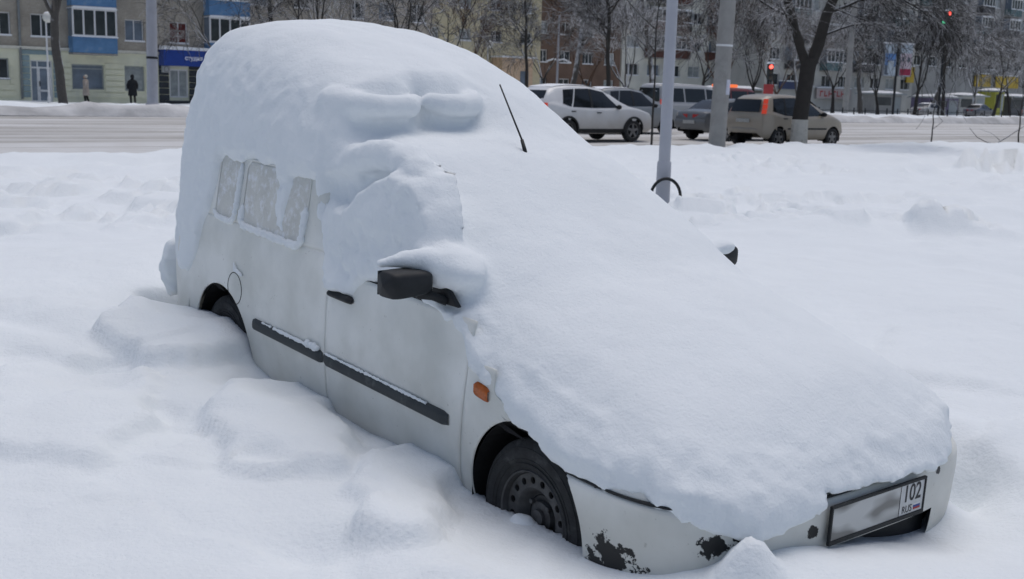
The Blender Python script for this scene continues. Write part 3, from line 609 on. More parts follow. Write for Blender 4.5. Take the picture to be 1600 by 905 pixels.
# ------------------------------------------------------------------ snow lying on the van: signed field -> surface nets
def surface_nets(D, org, h):
    nx, ny, nz = D.shape; S = D < 0
    c = [S[i:nx - 1 + i, j:ny - 1 + j, k:nz - 1 + k] for i in (0, 1) for j in (0, 1) for k in (0, 1)]
    sm = np.zeros(c[0].shape, np.int8)
    for a in c: sm += a
    act = (sm > 0) & (sm < 8); I, J, K = np.nonzero(act); n = len(I)
    pos = np.zeros((n, 3)); cnt = np.zeros(n)
    cor = [(i, j, k) for i in (0, 1) for j in (0, 1) for k in (0, 1)]
    for a in range(8):
        for b in range(a + 1, 8):
            ca, cb = cor[a], cor[b]
            if sum(abs(p - q) for p, q in zip(ca, cb)) != 1: continue
            da = D[I + ca[0], J + ca[1], K + ca[2]]; db = D[I + cb[0], J + cb[1], K + cb[2]]
            m = (da < 0) != (db < 0); t = np.where(m, da / np.where(m, da - db, 1), 0)
            for q in range(3): pos[:, q] += np.where(m, ca[q] + t * (cb[q] - ca[q]), 0)
            cnt += m
    pos /= cnt[:, None]; V = (pos + np.stack([I, J, K], 1)) * h + np.array(org)
    idx = -np.ones(act.shape, np.int64); idx[I, J, K] = np.arange(n); Fs = []
    for ax in range(3):
        A = S; B = np.roll(S, -1, ax); sl = [slice(1, -1)] * 3; ed = (A != B)
        P = np.nonzero(ed[1:-1, 1:-1, 1:-1]); P = [p + 1 for p in P]
        o1, o2 = [(1, 2), (2, 0), (0, 1)][ax]
        def cell(d1, d2):
            q = [p.copy() for p in P]; q[o1] -= d1; q[o2] -= d2; return idx[q[0], q[1], q[2]]
        f = np.stack([cell(0, 0), cell(1, 0), cell(1, 1), cell(0, 1)], 1); ins = S[P[0], P[1], P[2]]
        f[~ins] = f[~ins][:, ::-1]; f = f[(f >= 0).all(1)]; Fs.append(f)
    return V, np.concatenate(Fs)

h = 0.016; o0 = (-3.82, -1.16, .16)
xs = (o0[0] + h * np.arange(int(4.86 / h))).astype(np.float32); ys = (o0[1] + h * np.arange(int(2.22 / h))).astype(np.float32); zs = (o0[2] + h * np.arange(int(2.02 / h))).astype(np.float32)
X = xs[:, None, None]; Y = ys[None, :, None]; Z = zs[None, None, :]
def prof(x, xp, yp, sm=.07):
    xx = np.linspace(-4.2, 1.4, 1121); v = np.interp(xx, xp, yp); k = np.exp(-(np.arange(-40, 41) * .005 / sm) ** 2); k /= k.sum(); v = np.convolve(np.pad(v, 40, 'edge'), k, 'valid'); return np.interp(x, xx, v)
HX = [-4, -3.2, -2.95, -2.6, -2.2, -1.85, -1.62, -1.45, -1.3, -1.12, -.9, -.67, -.34, -.1, .22, .45, .60, .70, .79, .86, .92, 1.2]
HF = [2.03, 2.04, 2.045, 2.01, 1.925, 1.82, 1.72, 1.60, 1.525, 1.465, 1.365, 1.25, 1.115, 1.06, .985, .915, .855, .785, .715, .645, .575, .2]
HNX = [-4, -3.2, -2.95, -2.6, -2.2, -1.85, -1.66, -1.60, -1.555, -1.51, -1.3, -1.12, -.9, -.67, -.34, -.1, .22, .45, .60, .70, .79, .86, .92, 1.2]
HN = [2.03, 2.04, 2.045, 2.01, 1.945, 1.865, 1.805, 1.74, 1.64, 1.545, 1.525, 1.485, 1.365, 1.25, 1.10, 1.045, .985, .915, .855, .785, .715, .645, .575, .2]
hf = prof(xs, HX, HF, .05)
_lob = np.interp(ys, [-1.2, -.78, -.72, -.40, -.34, -.285, -.23, -.18, -.06, .02, .2], [-.10, -.06, 0, .02, -.01, -.06, -.01, .01, 0, -.06, -.2])
_lx = xs[:, None] - _lob[None, :] * (sst(-1.78, -1.58, xs) * (1 - sst(-1.40, -1.25, xs)))[:, None]
hn = prof(_lx, HNX, HN, .028) + (prof(xs, HNX, HN, .06) - prof(xs, HNX, HN, .028))[:, None] * ((xs > -1.2) | (xs < -1.9))[:, None]
bl = sst(-.10, .16, ys)[None, :]
Hc = hn * (1 - bl) + hf[:, None] * bl
_cr = prof(xs, [-4, -.8, -.3, .1, .5, .9], [0, 0, .11, .15, .12, .05], .1)[:, None] * (np.clip(ys / .72, -1.2, 1.2) ** 2)[None, :] * np.where(ys < 0, 1, .55)[None, :]
Hc = (Hc - _cr)[:, :, None].astype(np.float32)
W = prof(xs, [-4, -3.3, -2, -1.62, -1.45, -1.0, -.6, -.3, .2, 1.2], [.80, .80, .80, .80, .82, .84, .87, .885, .885, .885], .05)
WN = prof(xs, [-4, -1.62, -1.45, -.8, -.58, -.3, .2, 1.2], [.80, .80, .775, .79, .85, .897, .900, .900], .04)
_pf = np.where(xs > .2, plan(.2 + (xs - .2) * .65 / .735) * .995 + .005, 1)
_nb = sst(-.3, .1, ys)[None, :]; W = ((W[:, None] * _nb + WN[:, None] * (1 - _nb)) * _pf[:, None])[:, :, None].astype(np.float32)
EN = prof(xs, [-4, -2.8, -1.6, -1.2, -.4, .2, 1.2], [3.9, 3.4, 2.8, 2.9, 2.7, 2.5, 2.4], .1)[:, None, None].astype(np.float32)
ZB = prof(xs, [-4, -1.6, -1.2, -.5, .2, .8, 1.2], [.85, .85, .80, .52, .42, .40, .30], .1)[:, None, None].astype(np.float32)
ENN = prof(xs, [-4, -1.7, -1.5, -.85, -.58, -.3, .2, 1.2], [4.4, 4.2, 5.0, 6.0, 5.0, 4.6, 4.4, 3.6], .06)[:, None, None]
_nb = _nb[:, :, None]; EN = ((EN + .7) * _nb + ENN * (1 - _nb)).astype(np.float32)
q = (np.abs(Y) / np.maximum(W, .02)) ** EN; tz = np.maximum(Z - ZB, 0) / np.maximum(Hc - ZB, .05)
Fv = (q + tz ** EN) ** (1 / EN) - 1
D = Fv * np.minimum(W, np.maximum(Hc - ZB, .08)) * .9
del q, tz, Fv
# rounded tail and nose
xr = np.interp(zs, [.2, .75, 1.05, 1.42, 1.70, 1.85, 1.95, 2.05, 2.2], [-3.36, -3.35, -3.34, -3.33, -3.30, -3.24, -3.15, -2.98, -2.5])[None, None, :]
xr = xr + .10 * (np.abs(Y) / .8) ** 5
D = smax(D, (xr - X) * .8, .16)
# ragged lower edge on the right side, across the nose and down the left side
zr = prof(xs, [-4, -3.02, -2.90, -2.78, -2.70, -1.7, -1.58, -1.45, -1.2, -.98, -.86, -.74, -.66, -.56, -.335, -.09, .095, .25, .50, .69, .85, 1.2], [.64, .62, .74, 1.05, 1.34, 1.34, 1.40, 1.43, 1.49, 1.42, 1.28, 1.12, 1.02, .965, .790, .665, .600, .573, .572, .566, .560, .560], .02)
zfront = np.interp(ys, [-1.2, -.75, -.55, -.36, -.30, -.26, 0, .28, .36, .5, .65, .75, 1.2], [.57, .535, .505, .53, .56, .602, .606, .600, .585, .60, .64, .68, .70])
zl = np.interp(xs, [-.6, -.1, .3], [.74, .70, .50]).astype(np.float32)
wy = sst(-.70, -.58, ys)[None, :]; wf = sst(.55, .78, xs)[:, None]
zlow = (zr[:, None] * (1 - wy) + zl[:, None] * wy) * (1 - wf) + zfront[None, :] * wf
nzl = fbm(xs[:, None] * 1.0, ys[None, :], 0, 9, 3, 5) * .018 + noise3(xs[:, None], ys[None, :], 0, 28, 6) * .009
zlow = (zlow + nzl)[:, :, None].astype(np.float32)
# the layer thins out towards its lower edge until it is flush with the bodywork
D = D + (.020 * (1 - sst(0, .10, Z - zlow)) * (.4 + .6 * sst(-.62, -.50, X))).astype(np.float32)
D = smax(D, (zlow - .03 - Z) * .85, .03)
# windscreen hollow between the roll of cab-roof snow and the A pillar (near side)
def ell(c, r, nz=0.0, seed=0):
    qx, qy, qz = (X - c[0]) / r[0], (Y - c[1]) / r[1], (Z - c[2]) / r[2]; k = np.sqrt(qx * qx + qy * qy + qz * qz); return ((k - 1) * min(r)).astype(np.float32)
def cap(pts, rad):
    best = None
    for i in range(len(pts) - 1):
        a, b = np.array(pts[i]), np.array(pts[i + 1]); e = b - a; t = np.clip(((X - a[0]) * e[0] + (Y - a[1]) * e[1] + (Z - a[2]) * e[2]) / (e @ e), 0, 1)
        d = np.sqrt((X - a[0] - t * e[0]) ** 2 + (Y - a[1] - t * e[1]) ** 2 + (Z - a[2] - t * e[2]) ** 2) - (rad[i] + (rad[i + 1] - rad[i]) * t)
        best = d if best is None else np.minimum(best, d)
    return best.astype(np.float32)
# overhanging shelf of roof snow above the cab, in two lobes
D = smin(D, cap([(-1.72, -.66, 1.66), (-1.57, -.62, 1.655), (-1.505, -.54, 1.650), (-1.50, -.40, 1.655), (-1.54, -.35, 1.67)], [.065, .062, .058, .055, .045]), .05)
D = smin(D, cap([(-1.55, -.25, 1.672), (-1.51, -.20, 1.662), (-1.495, -.12, 1.655), (-1.53, -.03, 1.662), (-1.60, .03, 1.68)], [.045, .052, .056, .052, .045]), .05)
D = smax(D, -cap([(-1.47, -.70, 1.578), (-1.46, -.36, 1.582)], [.022, .022]), .02)
D = smax(D, -cap([(-1.46, -.22, 1.580), (-1.47, -.02, 1.586)], [.018, .018]), .02)
# bevelled flank: crest along the wing, then a straight slope down to the edge of the bonnet
zc = prof(xs, [-4, -.8, -.6, -.27, .1, .42, .6, 1.2], [1.9, 1.50, 1.16, .955, .845, .815, .79, .72], .05)[:, None, None]
D = smax(D, (((-Y - .70) * .72 + (Z - zc) * .69) - .30 * (1 - sst(-.85, -.60, X))).astype(np.float32), .05)
# roll of snow along the cab-roof edge above the door
D = smin(D, cap([(-1.62, -.68, 1.37), (-1.45, -.70, 1.43), (-1.2, -.695, 1.475), (-1.0, -.69, 1.465), (-.86, -.69, 1.38), (-.78, -.70, 1.29)], [.04, .05, .06, .06, .05, .04]), .09)
D = smin(D, cap([(-1.02, -.70, 1.455), (-.92, -.715, 1.43), (-.80, -.735, 1.36), (-.71, -.75, 1.26), (-.65, -.77, 1.12)], [.055, .064, .058, .052, .05]), .07)
# plastered snow on the right side
def side_layer(t2, inner=.035):
    t2 = t2[:, None, :].astype(np.float32); yq = yw(xs[:, None], zs[None, :])[:, None, :].astype(np.float32)
    d = np.maximum(-Y - (yq + t2), Y + (yq - inner)) * .9
    return np.maximum(d, np.maximum(X - .30, Z - 1.72))
x2, z2 = np.meshgrid(xs, zs, indexing='ij')
rag = .022 * fbm(x2, z2, 0, 7, 3, 15) + .008 * noise3(x2, z2, 0, 30, 3)
def layer_of(sd_, t, soft=.03, e=.10): return -e + (t + e) * sst(-.03, soft, sd_)
edge_z = np.interp(x2, [-3.4, -3.2, -3.05, -2.92, -2.84, -2.78, -2.73, -2.70, -2.44, -2.40, -1.74, -1.68, -1.62], [.66, .62, .58, .70, .92, 1.0, 1.20, 1.30, 1.325, 1.32, 1.31, 1.28, 1.25])
box = np.minimum(np.minimum(z2 - edge_z, -1.575 - x2), x2 + 3.30)
T = layer_of(box + rag, .018 + .02 * sst(1.2, 1.7, z2) + .006 * fbm(x2, z2, 0, 6, 3, 8), .06)
ice = np.minimum(np.minimum(x2 + 2.06 + .02 * noise3(x2, z2, 0, 14, 4), -1.90 - x2), np.minimum(z2 - 1.0, 1.34 - z2)); T = np.maximum(T, layer_of(ice * .8 + rag * 1.2, .012 + .006 * fbm(x2, z2, 0, 22, 2, 3), .03))
def ledge(pts, w, t):
    d = None
    for i in range(len(pts) - 1):
        a, b = np.array(pts[i]), np.array(pts[i + 1]); e = b - a; tt_ = np.clip(((x2 - a[0]) * e[0] + (z2 - a[1]) * e[1]) / (e @ e), 0, 1); q_ = w - np.hypot(x2 - a[0] - tt_ * e[0], z2 - a[1] - tt_ * e[1]); d = q_ if d is None else np.maximum(d, q_)
    return layer_of(d + .25 * rag, t, .022)
T = np.maximum(T, ledge([(-2.42, .80), (-2.39, .765), (-2.34, .755)], .012, .008))
door = poly_sd(x2, z2, [(-1.64, 1.28), (-1.49, 1.24), (-1.36, 1.25), (-1.15, 1.37), (-.97, 1.47), (-.80, 1.44), (-.66, 1.30), (-.60, 1.12), (-.62, 1.0), (-.80, .985), (-1.02, .965), (-1.14, .93), (-1.20, .86), (-1.23, .835), (-1.47, .845), (-1.50, .90), (-1.60, 1.0), (-1.63, 1.12)])
dt = .028 + np.clip(.838 - yw(x2, z2) - .028, 0, .16) * sst(-1.62, -1.25, x2) * (1 - .25 * sst(-.9, -.6, x2)) + .016 * fbm(x2, z2, 0, 9, 3, 23) + .006 * fbm(x2, z2, 0, 26, 2, 29)
T = np.maximum(T, layer_of(door + .6 * rag, dt, .045))
thin = poly_sd(x2, z2, [(-1.72, 1.44), (-1.46, 1.40), (-1.30, 1.355), (-1.20, 1.335), (-1.3, 1.2), (-1.66, 1.1)]); T = np.maximum(T, layer_of(thin + .5 * rag, .006 + .008 * fbm(x2, z2, 0, 12, 2, 33), .03))
thin = poly_sd(x2, z2, [(-1.02, .99), (-.6, 1.02), (-.35, .92), (-.18, .74), (-.05, .66), (-.12, .655), (-.24, .745), (-.36, .80), (-.42, .83), (-.50, .88), (-.66, .90), (-.82, .935)]); T = np.maximum(T, layer_of(thin + 1.6 * rag, .012 + .008 * fbm(x2, z2, 0, 14, 2, 9), .035))
D = smin(D, side_layer(T), .06)
# caps on the mirrors, clump on the rear bumper, drift in the rim
D = smin(D, cap([(-.66, -1.05, 1.125), (-.63, -.95, 1.142), (-.60, -.84, 1.13), (-.56, -.74, 1.09)], [.026, .038, .048, .05]), .06)
D = smin(D, ell((-.62, -.77, 1.10), (.20, .10, .075)), .08)
D = smin(D, ell((-.69, .87, 1.050), (.055, .09, .035)), .03)
D = smin(D, np.minimum(ell((-3.42, -.68, .60), (.13, .14, .15)), ell((-3.46, -.60, .50), (.12, .2, .10))) + .03 * fbm(x2[:, None, :], Y, z2[:, None, :], 9, 2, 3) * sst(-3.2, -3.3, X), .04)
D = smin(D, ell((-.035, -.80, .225), (.075, .055, .075)), .03)
# surface life
_I = np.nonzero(np.abs(D) < .07); _x, _y, _z = xs[_I[0]], ys[_I[1]], zs[_I[2]]
_sn = sst(-.66, -.74, _y) * (1 - .6 * sst(-.75, -.5, _x)) + .8 * sst(.55, .70, _x) * (1 - sst(.70, .80, _z))
_sn = np.clip(_sn, 0, 1)
D[_I] += (.010 * noise3(_x, _y, _z, 3.1, 7) + .0035 * noise3(_x, _y, _z, 11, 8) + (.0015 + .0055 * _sn) * noise3(_x, _y, _z, 17, 9) + (.001 + .005 * _sn) * noise3(_x, _y, _z, 33, 10)).astype(np.float32)
SVV, SF = surface_nets(D.astype(np.float64), o0, h)
del D
snow = mk('van_snow_cover', SVV, SF[:, ::-1].copy(), M_SNOWV, None, True); snow.matrix_world = VAN_M
tag(snow, 'thick smooth snow blanket covering the roof, windscreen and bonnet of the white van', 'snow')
# small ridges of snow left on the rubbing strip
def ledge_ridge(pts, r, seed):
    rs_ = np.random.RandomState(seed); pts = np.array(pts); dd_ = np.r_[0, np.cumsum(np.hypot(*np.diff(pts, axis=0).T))]; tt_ = np.arange(0, dd_[-1], .011); x = np.interp(tt_, dd_, pts[:, 0]); z = np.interp(tt_, dd_, pts[:, 1])
    rr_ = r * (.75 + .5 * rs_.rand(len(tt_))) * np.minimum(1, np.minimum(tt_, dd_[-1] - tt_) / .05 + .3)
    return MB().tube([(a, -(float(yw(a, b)) + .008), b + .003 * rs_.rand()) for a, b in zip(x, z)], list(rr_), 7).build('snow_ridge', M_SNOWV, snow, True)
ledge_ridge([(-2.385, 1.10), (-2.38, 1.02), (-2.35, .998), (-2.0, .992), (-1.78, .99), (-1.735, 1.01), (-1.73, 1.10), (-1.728, 1.18)], .019, 5)
ledge_ridge([(-2.72, 1.03), (-2.66, 1.0), (-2.50, .995), (-2.465, 1.02), (-2.455, 1.08), (-2.45, 1.3)], .015, 6)
ledge_ridge([(-2.42, .80), (-2.395, .765), (-2.34, .752), (-2.31, .745)], .010, 7)
def ridge(xa, xb, r, seed):
    n = int((xb - xa) / .012); rs_ = np.random.RandomState(seed); P = []; R = []
    for i, x in enumerate(np.linspace(xa, xb, n)):
        P.append((x, -(float(yw(x, .56)) + .010), .558 + .001 * rs_.rand())); R.append(r * (.55 + .7 * rs_.rand()))
    return MB().tube(P, R, 6).build('snow_ridge', M_SNOWV, snow, True)
ridge(-1.95, -1.60, .009, 1); ridge(-1.44, -.62, .007, 2); ridge(-2.08, -1.98, .005, 4)
mb = MB()
for (x, r) in ((-1.60, .020), (-1.565, .017), (-1.535, .021), (-1.51, .014)): mb.sphere((x, -(float(yw(x, .57)) + .014), .568), (r, .016, r), 9, 6)
mb.build('snow_ridge', M_SNOWV, snow, True)
# ------------------------------------------------------------------ buildings across the road
M_GLASS = pm('window glass', (.035, .045, .05), .12, .3, 1.5, spec=.5)
M_GLASS2 = pm('blue grey glass', (.16, .20, .25), .15, .2, 1.5, spec=.5)
M_CURT = pm('curtained glass', (.30, .33, .33), .3, .25, 3, spec=.4)
M_REDC = pm('red curtained glass', (.10, .012, .012), .25, .2, 3)
M_WHITE = pm('white frame', (.66, .67, .68), .5, .06, 5)
M_SNOWCAP = pm('sill snow', (.80, .82, .85), .9, .02)
M_BLUE = pm('blue balcony panel', (.10, .22, .40), .6, .15, 2, .002, 30, col2=(.18, .28, .40), c2lo=.55, c2hi=.75, c2s=2)
def brick_mat(name, c1, c2, sc=1.0):
    m = bpy.data.materials.new(name); m.use_nodes = True; t = m.node_tree; N = t.nodes; L = t.links; b = N['Principled BSDF']; b.inputs['Roughness'].default_value = .9
    tc = N.new('ShaderNodeTexCoord'); sp = N.new('ShaderNodeSeparateXYZ'); cb = N.new('ShaderNodeCombineXYZ'); L.new(tc.outputs['Object'], sp.inputs[0]); L.new(sp.outputs['X'], cb.inputs['X']); L.new(sp.outputs['Z'], cb.inputs['Y'])
    br = N.new('ShaderNodeTexBrick'); br.inputs['Scale'].default_value = sc * 4.0; br.inputs['Color1'].default_value = (*c1, 1); br.inputs['Color2'].default_value = (*c2, 1); br.inputs['Mortar'].default_value = (*[x * .8 for x in c1], 1); br.inputs['Mortar Size'].default_value = .02
    L.new(cb.outputs[0], br.inputs['Vector'])
    n = N.new('ShaderNodeTexNoise'); n.inputs['Scale'].default_value = .7; n.inputs['Detail'].default_value = 6; L.new(tc.outputs['Object'], n.inputs['Vector'])
    mx = N.new('ShaderNodeMix'); mx.data_type = 'RGBA'; mx.blend_type = 'MULTIPLY'; mx.inputs['Factor'].default_value = .6; L.new(br.outputs['Color'], mx.inputs['A'])
    cr = N.new('ShaderNodeValToRGB'); cr.color_ramp.elements[0].position = .3; cr.color_ramp.elements[0].color = (.55, .53, .50, 1); cr.color_ramp.elements[1].position = .7; cr.color_ramp.elements[1].color = (1.15, 1.12, 1.08, 1); L.new(n.outputs['Fac'], cr.inputs[0]); L.new(cr.outputs[0], mx.inputs['B'])
    L.new(mx.outputs['Result'], b.inputs['Base Color']); return m
M_BRICK = brick_mat('weathered grey brick', (.36, .335, .29), (.43, .40, .345))
M_PLAST = pm('pale yellow plaster', (.70, .70, .54), .85, .12, .6, .006, 12, col2=(.56, .57, .48), c2lo=.55, c2hi=.75, c2s=.8)
M_TEAL = pm('grey blue plaster', (.24, .32, .34), .85, .15, 1, .004, 12)

def wall_sheet(mb, w, h, ops, d=.30, x0=0.0, z0=0.0):
    """front wall in local xz plane at y=0 with rectangular openings and reveals"""
    xsb = sorted(set([x0, w] + [v for o in ops for v in o[:2]])); zsb = sorted(set([z0, h] + [v for o in ops for v in o[2:4]]))
    for i in range(len(xsb) - 1):
        for j in range(len(zsb) - 1):
            cx, cz = (xsb[i] + xsb[i + 1]) / 2, (zsb[j] + zsb[j + 1]) / 2
            if any(o[0] < cx < o[1] and o[2] < cz < o[3] for o in ops): continue
            mb.add([(xsb[i], 0, zsb[j]), (xsb[i + 1], 0, zsb[j]), (xsb[i + 1], 0, zsb[j + 1]), (xsb[i], 0, zsb[j + 1])], [(0, 1, 2, 3)])
    for (a, b, c, e) in [o[:4] for o in ops]:
        mb.add([(a, 0, c), (a, d, c), (a, d, e), (a, 0, e)], [(0, 1, 2, 3)]); mb.add([(b, 0, c), (b, 0, e), (b, d, e), (b, d, c)], [(0, 1, 2, 3)])
        mb.add([(a, 0, c), (b, 0, c), (b, d, c), (a, d, c)], [(0, 1, 2, 3)]); mb.add([(a, 0, e), (a, d, e), (b, d, e), (b, 0, e)], [(0, 1, 2, 3)])
def shell(mb, x0, x1, y1, z0, z1):
    mb.add([(x0, 0, z0), (x0, 0, z1), (x0, y1, z1), (x0, y1, z0)], [(0, 1, 2, 3)]); mb.add([(x1, 0, z0), (x1, y1, z0), (x1, y1, z1), (x1, 0, z1)], [(0, 1, 2, 3)])
    mb.add([(x0, y1, z0), (x0, y1, z1), (x1, y1, z1), (x1, y1, z0)], [(0, 1, 2, 3)]); mb.add([(x0, 0, z1), (x1, 0, z1), (x1, y1, z1), (x0, y1, z1)], [(0, 1, 2, 3)])
_wcache = {}
def window(parent, a, b, c, e, y=.16, mull=(.5,), trans=(), glass=None, frame=None, sill=True, fw=.07, snow=True):
    """window > pane, sill; meshes shared between alike windows"""
    w, hh = round(b - a, 2), round(e - c, 2); gl = glass or M_GLASS; fr = frame or M_WHITE; key = (w, hh, mull, trans, fr.name, fw)
    if key not in _wcache:
        mb = MB(); mb.box(0, w, 0, .06, 0, fw).box(0, w, 0, .06, hh - fw, hh).box(0, fw, 0, .06, fw, hh - fw).box(w - fw, w, 0, .06, fw, hh - fw)
        for m in mull: mb.box(w * m - fw * .5, w * m + fw * .5, .002, .058, fw, hh - fw)
        for m in trans: mb.box(fw, w - fw, .004, .056, hh * m - fw * .45, hh * m + fw * .45)
        o = mb.build('window', fr); pm_ = MB().box(fw * .5, w - fw * .5, .03, .036, fw * .5, hh - fw * .5).build('pane', gl)
        sl = MB().box(-.06, w + .06, -.16 - y * .0, .0, -.05, 0).build('sill', fr); sn = MB(); sn.prism([(-.06, 0.002), (w + .06, .002), (w + .03, .07), (-.03, .06)], -.16, -.01); sn = sn.build('sill_snow', M_SNOWCAP)
        _wcache[key] = (o.data, pm_.data, sl.data, sn.data)
        for q in (o, pm_, sl, sn): bpy.data.objects.remove(q)
    d = _wcache[key]
    o = mesh_obj('window', d[0], parent); o.location = (a, y, c)
    if gl.name != d[1].materials[0].name:
        k2 = ('pane', key, gl.name)
        if k2 not in _wcache: me = d[1].copy(); me.materials[0] = gl; _wcache[k2] = me
        mesh_obj('pane', _wcache[k2], o)
    else: mesh_obj('pane', d[1], o)
    if sill:
        s_ = mesh_obj('sill', d[2], o)
        if snow: mesh_obj('sill_snow', d[3], o)
    return o
def balcony(parent, a, b, zp0, zp1, zw1, mat, proud=.9, glazed=True, n=4, frame=None):
    r = empty('balcony', (a, -proud, zp0)); r.parent = parent; w = b - a
    MB().box(0, w, 0, proud, -.12, -.02).build('slab', pm('balcony concrete', (.30, .29, .27), .9, .15), r)
    MB().box(0, w, 0, .05, 0, zp1 - zp0).box(0, .05, .052, proud, 0, zp1 - zp0).box(w - .05, w, .052, proud, 0, zp1 - zp0).build('panel', mat, r)
    hh = zw1 - zp1; fr = frame or M_WHITE
    if glazed:
        window(r, 0, w, zp1 - zp0 + .003, zp1 - zp0 + hh, 0.0, tuple((k + 1) / n for k in range(n - 1)), (), M_GLASS, fr, False, .10)
        for xx in (0, w - .06): MB().box(xx, xx + .06, .062, proud, zp1 - zp0 + hh - .1, zp1 - zp0 + hh).box(xx + .02, xx + .04, .062, proud, zp1 - zp0, zp1 - zp0 + hh - .1).build('side_glazing', M_GLASS2, r)
        MB().prism([(-.05, 0), (w + .05, 0), (w - .1, .14), (.1, .12)], -.1, proud).build('roof_snow', M_SNOWCAP, r).location = (0, 0, zp1 - zp0 + hh + .003)
    MB().box(-.05, w + .05, -.08, -.002, zp1 - zp0 - .03, zp1 - zp0 + .05).build('ledge_snow', M_SNOWCAP, r)
    return r

FN = 73.0
# --- left block: grey brick above, pale yellow ground floor, shops
S0, S1 = 6.0, 42.0
b1 = empty('apartment_block', st(S0, FN), STREET); tag(b1, 'grey brick apartment block with blue balconies and pale yellow ground floor', 'building')
L_ = lambda s: s - S0
ups = []; 
for k in range(3):       # storeys above the ground floor
    z = 3.9 + 2.78 * k
    for (sa, sb, gl) in ((7.2, 8.4, 0), (10.5, 11.7, 0), (14.6, 15.8, 2), (17.7, 18.9, 0), (20.05, 21.3, 0), (25.7, 26.9, 1), (28.58, 29.78, 3), (34.25, 35.5, 0), (37.4, 38.6, 2)):
        ups.append((L_(sa), L_(sb), z, z + 1.34, (gl + k) % 3 if k else gl))
    for (sa, sb) in ((22.6, 24.7), (31.2, 33.4)): ups.append((L_(sa), L_(sb), 3.15 + 2.78 * k, 5.5 + 2.78 * k, 9))
H1 = 12.2
mb = MB(); wall_sheet(mb, S1 - S0, H1, ups, .3, 0, 3.24); shell(mb, 0, S1 - S0, 11, 0, H1); mb.build('wall', M_BRICK, b1)
gf = [(L_(17.4), L_(18.7), 1.35, 2.56), (L_(19.93), L_(21.2), .02, 2.52), (L_(22.35), L_(24.3), .84, 2.36), (L_(25.6), L_(26.85), .80, 2.36), (L_(28.5), L_(29.75), .45, 2.25), (L_(14), L_(15.5), .9, 2.4), (L_(10), L_(11.5), .9, 2.4)]
mb = MB(); wall_sheet(mb, S1 - S0, 3.12, gf, .3); g = mb.build('ground_floor_wall', M_PLAST, b1)
for sp0, sp1 in ((21.75, 27.75), (6.2, 18.95)):       # rusticated bands with recessed joints
    for k in range(6):
        z = .35 + k * .36
        segs = [(L_(sp0), L_(sp1))]
        for o in gf:
            if o[2] - .03 < z + .3 and o[3] + .03 > z: segs = [q for (a, b) in segs for q in ((a, min(b, o[0] - .06)), (max(a, o[1] + .06), b)) if q[1] - q[0] > .15]
        for a, b in segs: MB().box(a, b, -.06, -.002, z, z + .30).build('plaster_band', M_PLAST, b1)
MB().box(0, S1 - S0, -.14, -.003, 3.13, 3.23).box(0, S1 - S0, -.20, -.003, 3.232, 3.30).build('cornice', pm('cornice', (.66, .65, .58), .85, .1), b1)
for (a, b, c, e, gl) in ups:
    if gl == 9: continue
    window(b1, a, b, c, e, .14, (.5,), (), (M_GLASS, M_GLASS2, M_CURT, M_REDC)[gl % 4])
for k in range(3):
    balcony(b1, L_(22.2), L_(24.9), 3.05 + 2.78 * k, 4.02 + 2.78 * k, 5.68 + 2.78 * k, M_BLUE)
    balcony(b1, L_(30.9), L_(33.75), 3.05 + 2.72 * k, 4.05 + 2.72 * k, 5.65 + 2.72 * k, M_BLUE)
    for (sa, sb) in ((22.6, 24.7), (31.2, 33.4)): window(b1, L_(sa), L_(sb), 3.15 + 2.78 * k, 5.5 + 2.78 * k, .14, (.33, .66), (.4,), M_GLASS, None, False)
M_GREYF = pm('grey shop frame', (.30, .33, .34), .5, .1)
window(b1, gf[0][0], gf[0][1], gf[0][2], gf[0][3], .12, (.5,), (), M_GLASS, M_GREYF)
window(b1, *gf[2], .12, (), (.83,), M_GLASS2, M_GREYF, False, .08); window(b1, *gf[3], .12, (), (.83,), M_CURT, M_GREYF, False, .08)
window(b1, *gf[5], .12); window(b1, *gf[6], .12)
# glazed entrance with grey blue surround
mb = MB(); a, b = L_(19.42), L_(21.72)
for k in range(7):
    z = .3 + k * .36
    for (p, q_) in ((a, gf[1][0] - .05), (gf[1][1] + .05, b)): mb.box(p, q_, -.05, -.003, z, z + .32)
mb.box(a, b, -.05, -.003, 2.84, 3.10); mb.build('entrance_surround', M_TEAL, b1)
dr = MB(); w = gf[1][1] - gf[1][0]
for (p, q_, z0, z1) in ((0, .08, 0, 2.5), (w - .08, w, 0, 2.5), (.08, w - .08, 2.42, 2.5), (.08, w - .08, 2.0, 2.1), (.38, .46, 0, 2.0), (.08, .38, 0, .1), (.46, w - .08, 0, .1), (.46, w - .08, .62, .74), (.47, .55, .1, 2.0), (w - .16, w - .08, .1, 2.0), (.38, .46, 2.1, 2.42)): dr.box(p, q_, 0, .06, z0, z1)
dr = dr.build('door', M_WHITE, b1); dr.location = (gf[1][0], .1, .02)
MB().box(.05, w - .05, .02, .03, .05, 2.45).build('pane', M_GLASS2, dr); MB().box(.50, .54, -.05, -.002, .95, 1.25).build('handle', M_BLK, dr)
